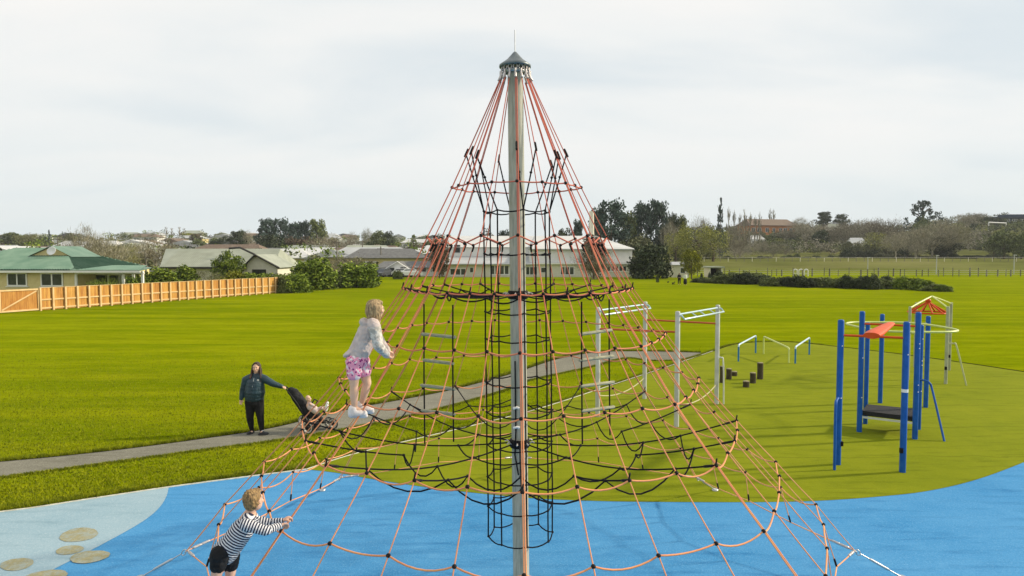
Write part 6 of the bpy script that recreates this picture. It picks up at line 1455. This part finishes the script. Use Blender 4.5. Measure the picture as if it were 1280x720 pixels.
# far couple and dog
def far_person(px, py, label, top, low, skirt, cat):
    g = G(px, py); t = thing('person', label, cat, None, tuple(g)); b = MB(); s_ = .92
    at, Mx = head(b, Vector((0, 0, 1.50 * s_)), Vector((0, -1, 0)), Vector((0, 0, 1)), s_); capsule(b, (0, 0, 1.42 * s_), (0, 0, 1.30 * s_), .05, .07); capsule(b, (0, 0, 1.25 * s_), (0, 0, .92 * s_), .15, .14)
    for sx in (-1, 1):
        capsule(b, (.17 * sx, 0, 1.28 * s_), (.22 * sx, -.02, 1.02 * s_), .055, .045); capsule(b, (.22 * sx, -.02, 1.02 * s_), (.10 * sx, -.18, 1.00 * s_), .042, .03); hand(b, (.10 * sx, -.18, 1.0 * s_), Vector((-sx, -.3, 0)), Vector((0, 0, -1)), .9)
        capsule(b, (.09 * sx, 0, .9 * s_), (.11 * sx, 0, .48), .09, .06); capsule(b, (.11 * sx, 0, .48), (.12 * sx, .02, .08), .055, .04); capsule(b, (.12 * sx, .02, .05), (.13 * sx, -.14, .035), .04, .035)
    fuse('body', b, M['skin'], t, .012, 2)
    c = MB(); capsule(c, (0, 0, 1.28 * s_), (0, 0, .90 * s_), .185, .19)
    for sx in (-1, 1): capsule(c, (.16 * sx, 0, 1.28 * s_), (.22 * sx, -.02, 1.02 * s_), .075, .062); capsule(c, (.22 * sx, -.02, 1.02 * s_), (.12 * sx, -.15, 1.0 * s_), .058, .042)
    fuse('coat', c, top, t, .015, 2)
    c = MB()
    if skirt: capsule(c, (0, 0, .88 * s_), (0, 0, .34), .18, .25)
    for sx in (-1, 1): capsule(c, (.09 * sx, 0, .88 * s_), (.11 * sx, 0, .48), .11, .08); capsule(c, (.11 * sx, 0, .48), (.12 * sx, .02, .10), .08, .06)
    fuse('skirt' if skirt else 'trousers', c, low, t, .015, 2); h_ = MB(); ellip(h_, at(0, -.02, .04), (.088, .09, .085), Mx); fuse('hair', h_, M['hair_dark'], t, .012, 1)
far_person(849, 355.6, 'distant person all in dark clothes standing on the far lawn', M['black_cloth'], M['black_cloth'], False, 'person')
M['mint'] = clothmat('pale_green_coat', (.50, .56, .46), (.60, .66, .56), 9); far_person(856.5, 356.2, 'distant person in pale green coat with black lower half', M['mint'], M['black_cloth'], True, 'person')
def dog(px, py, label, s_):
    g = G(px, py); t = thing('dog', label, 'dog', 'two small dogs on the far lawn', tuple(g), .4); b = MB(); capsule(b, (-.16 * s_, 0, .30 * s_), (.14 * s_, 0, .31 * s_), .085 * s_, .105 * s_); capsule(b, (.14 * s_, 0, .33 * s_), (.25 * s_, 0, .44 * s_), .07 * s_, .055 * s_); ellip(b, (.29 * s_, 0, .47 * s_), (.075 * s_, .055 * s_, .06 * s_)); capsule(b, (.33 * s_, 0, .46 * s_), (.41 * s_, 0, .44 * s_), .035 * s_, .024 * s_)
    for sx in (-1, 1):
        capsule(b, (.14 * s_, .05 * sx * s_, .25 * s_), (.15 * s_, .05 * sx * s_, .02), .035 * s_, .022 * s_); capsule(b, (-.17 * s_, .05 * sx * s_, .27 * s_), (-.13 * s_, .05 * sx * s_, .16 * s_), .05 * s_, .03 * s_); capsule(b, (-.13 * s_, .05 * sx * s_, .16 * s_), (-.19 * s_, .05 * sx * s_, .11 * s_), .028 * s_, .022 * s_); capsule(b, (-.19 * s_, .05 * sx * s_, .11 * s_), (-.17 * s_, .05 * sx * s_, .02), .022 * s_, .02 * s_); capsule(b, (.27 * s_, .04 * sx * s_, .50 * s_), (.25 * s_, .05 * sx * s_, .56 * s_), .025 * s_, .012 * s_)
    capsule(b, (-.24 * s_, 0, .34 * s_), (-.33 * s_, 0, .47 * s_), .022 * s_, .014 * s_); fuse('body', b, M['black_cloth'], t, .012, 1)
dog(841.5, 356.2, 'small dark dog just left of the distant person in dark clothes', .8); dog(835, 354, 'tiny dark dog on the lawn, farther left than the other dog', .6)

# ------------------------------------------------------------------ air
hb = MB().bbox((-1500, -80, -1), (1500, 700, 44)).build('haze', None); tag(hb, 'thin pale haze over the far hills', kind='stuff')
hm = bpy.data.materials.new('haze'); hm.use_nodes = True; hn_ = hm.node_tree; hn_.nodes.remove(hn_.nodes['Principled BSDF']); pv = hn_.nodes.new('ShaderNodeVolumePrincipled'); pv.inputs['Density'].default_value = .00016; pv.inputs['Color'].default_value = (.86, .90, .93, 1)
hn_.links.new(pv.outputs[0], hn_.nodes['Material Output'].inputs['Volume']); hb.data.materials.append(hm)
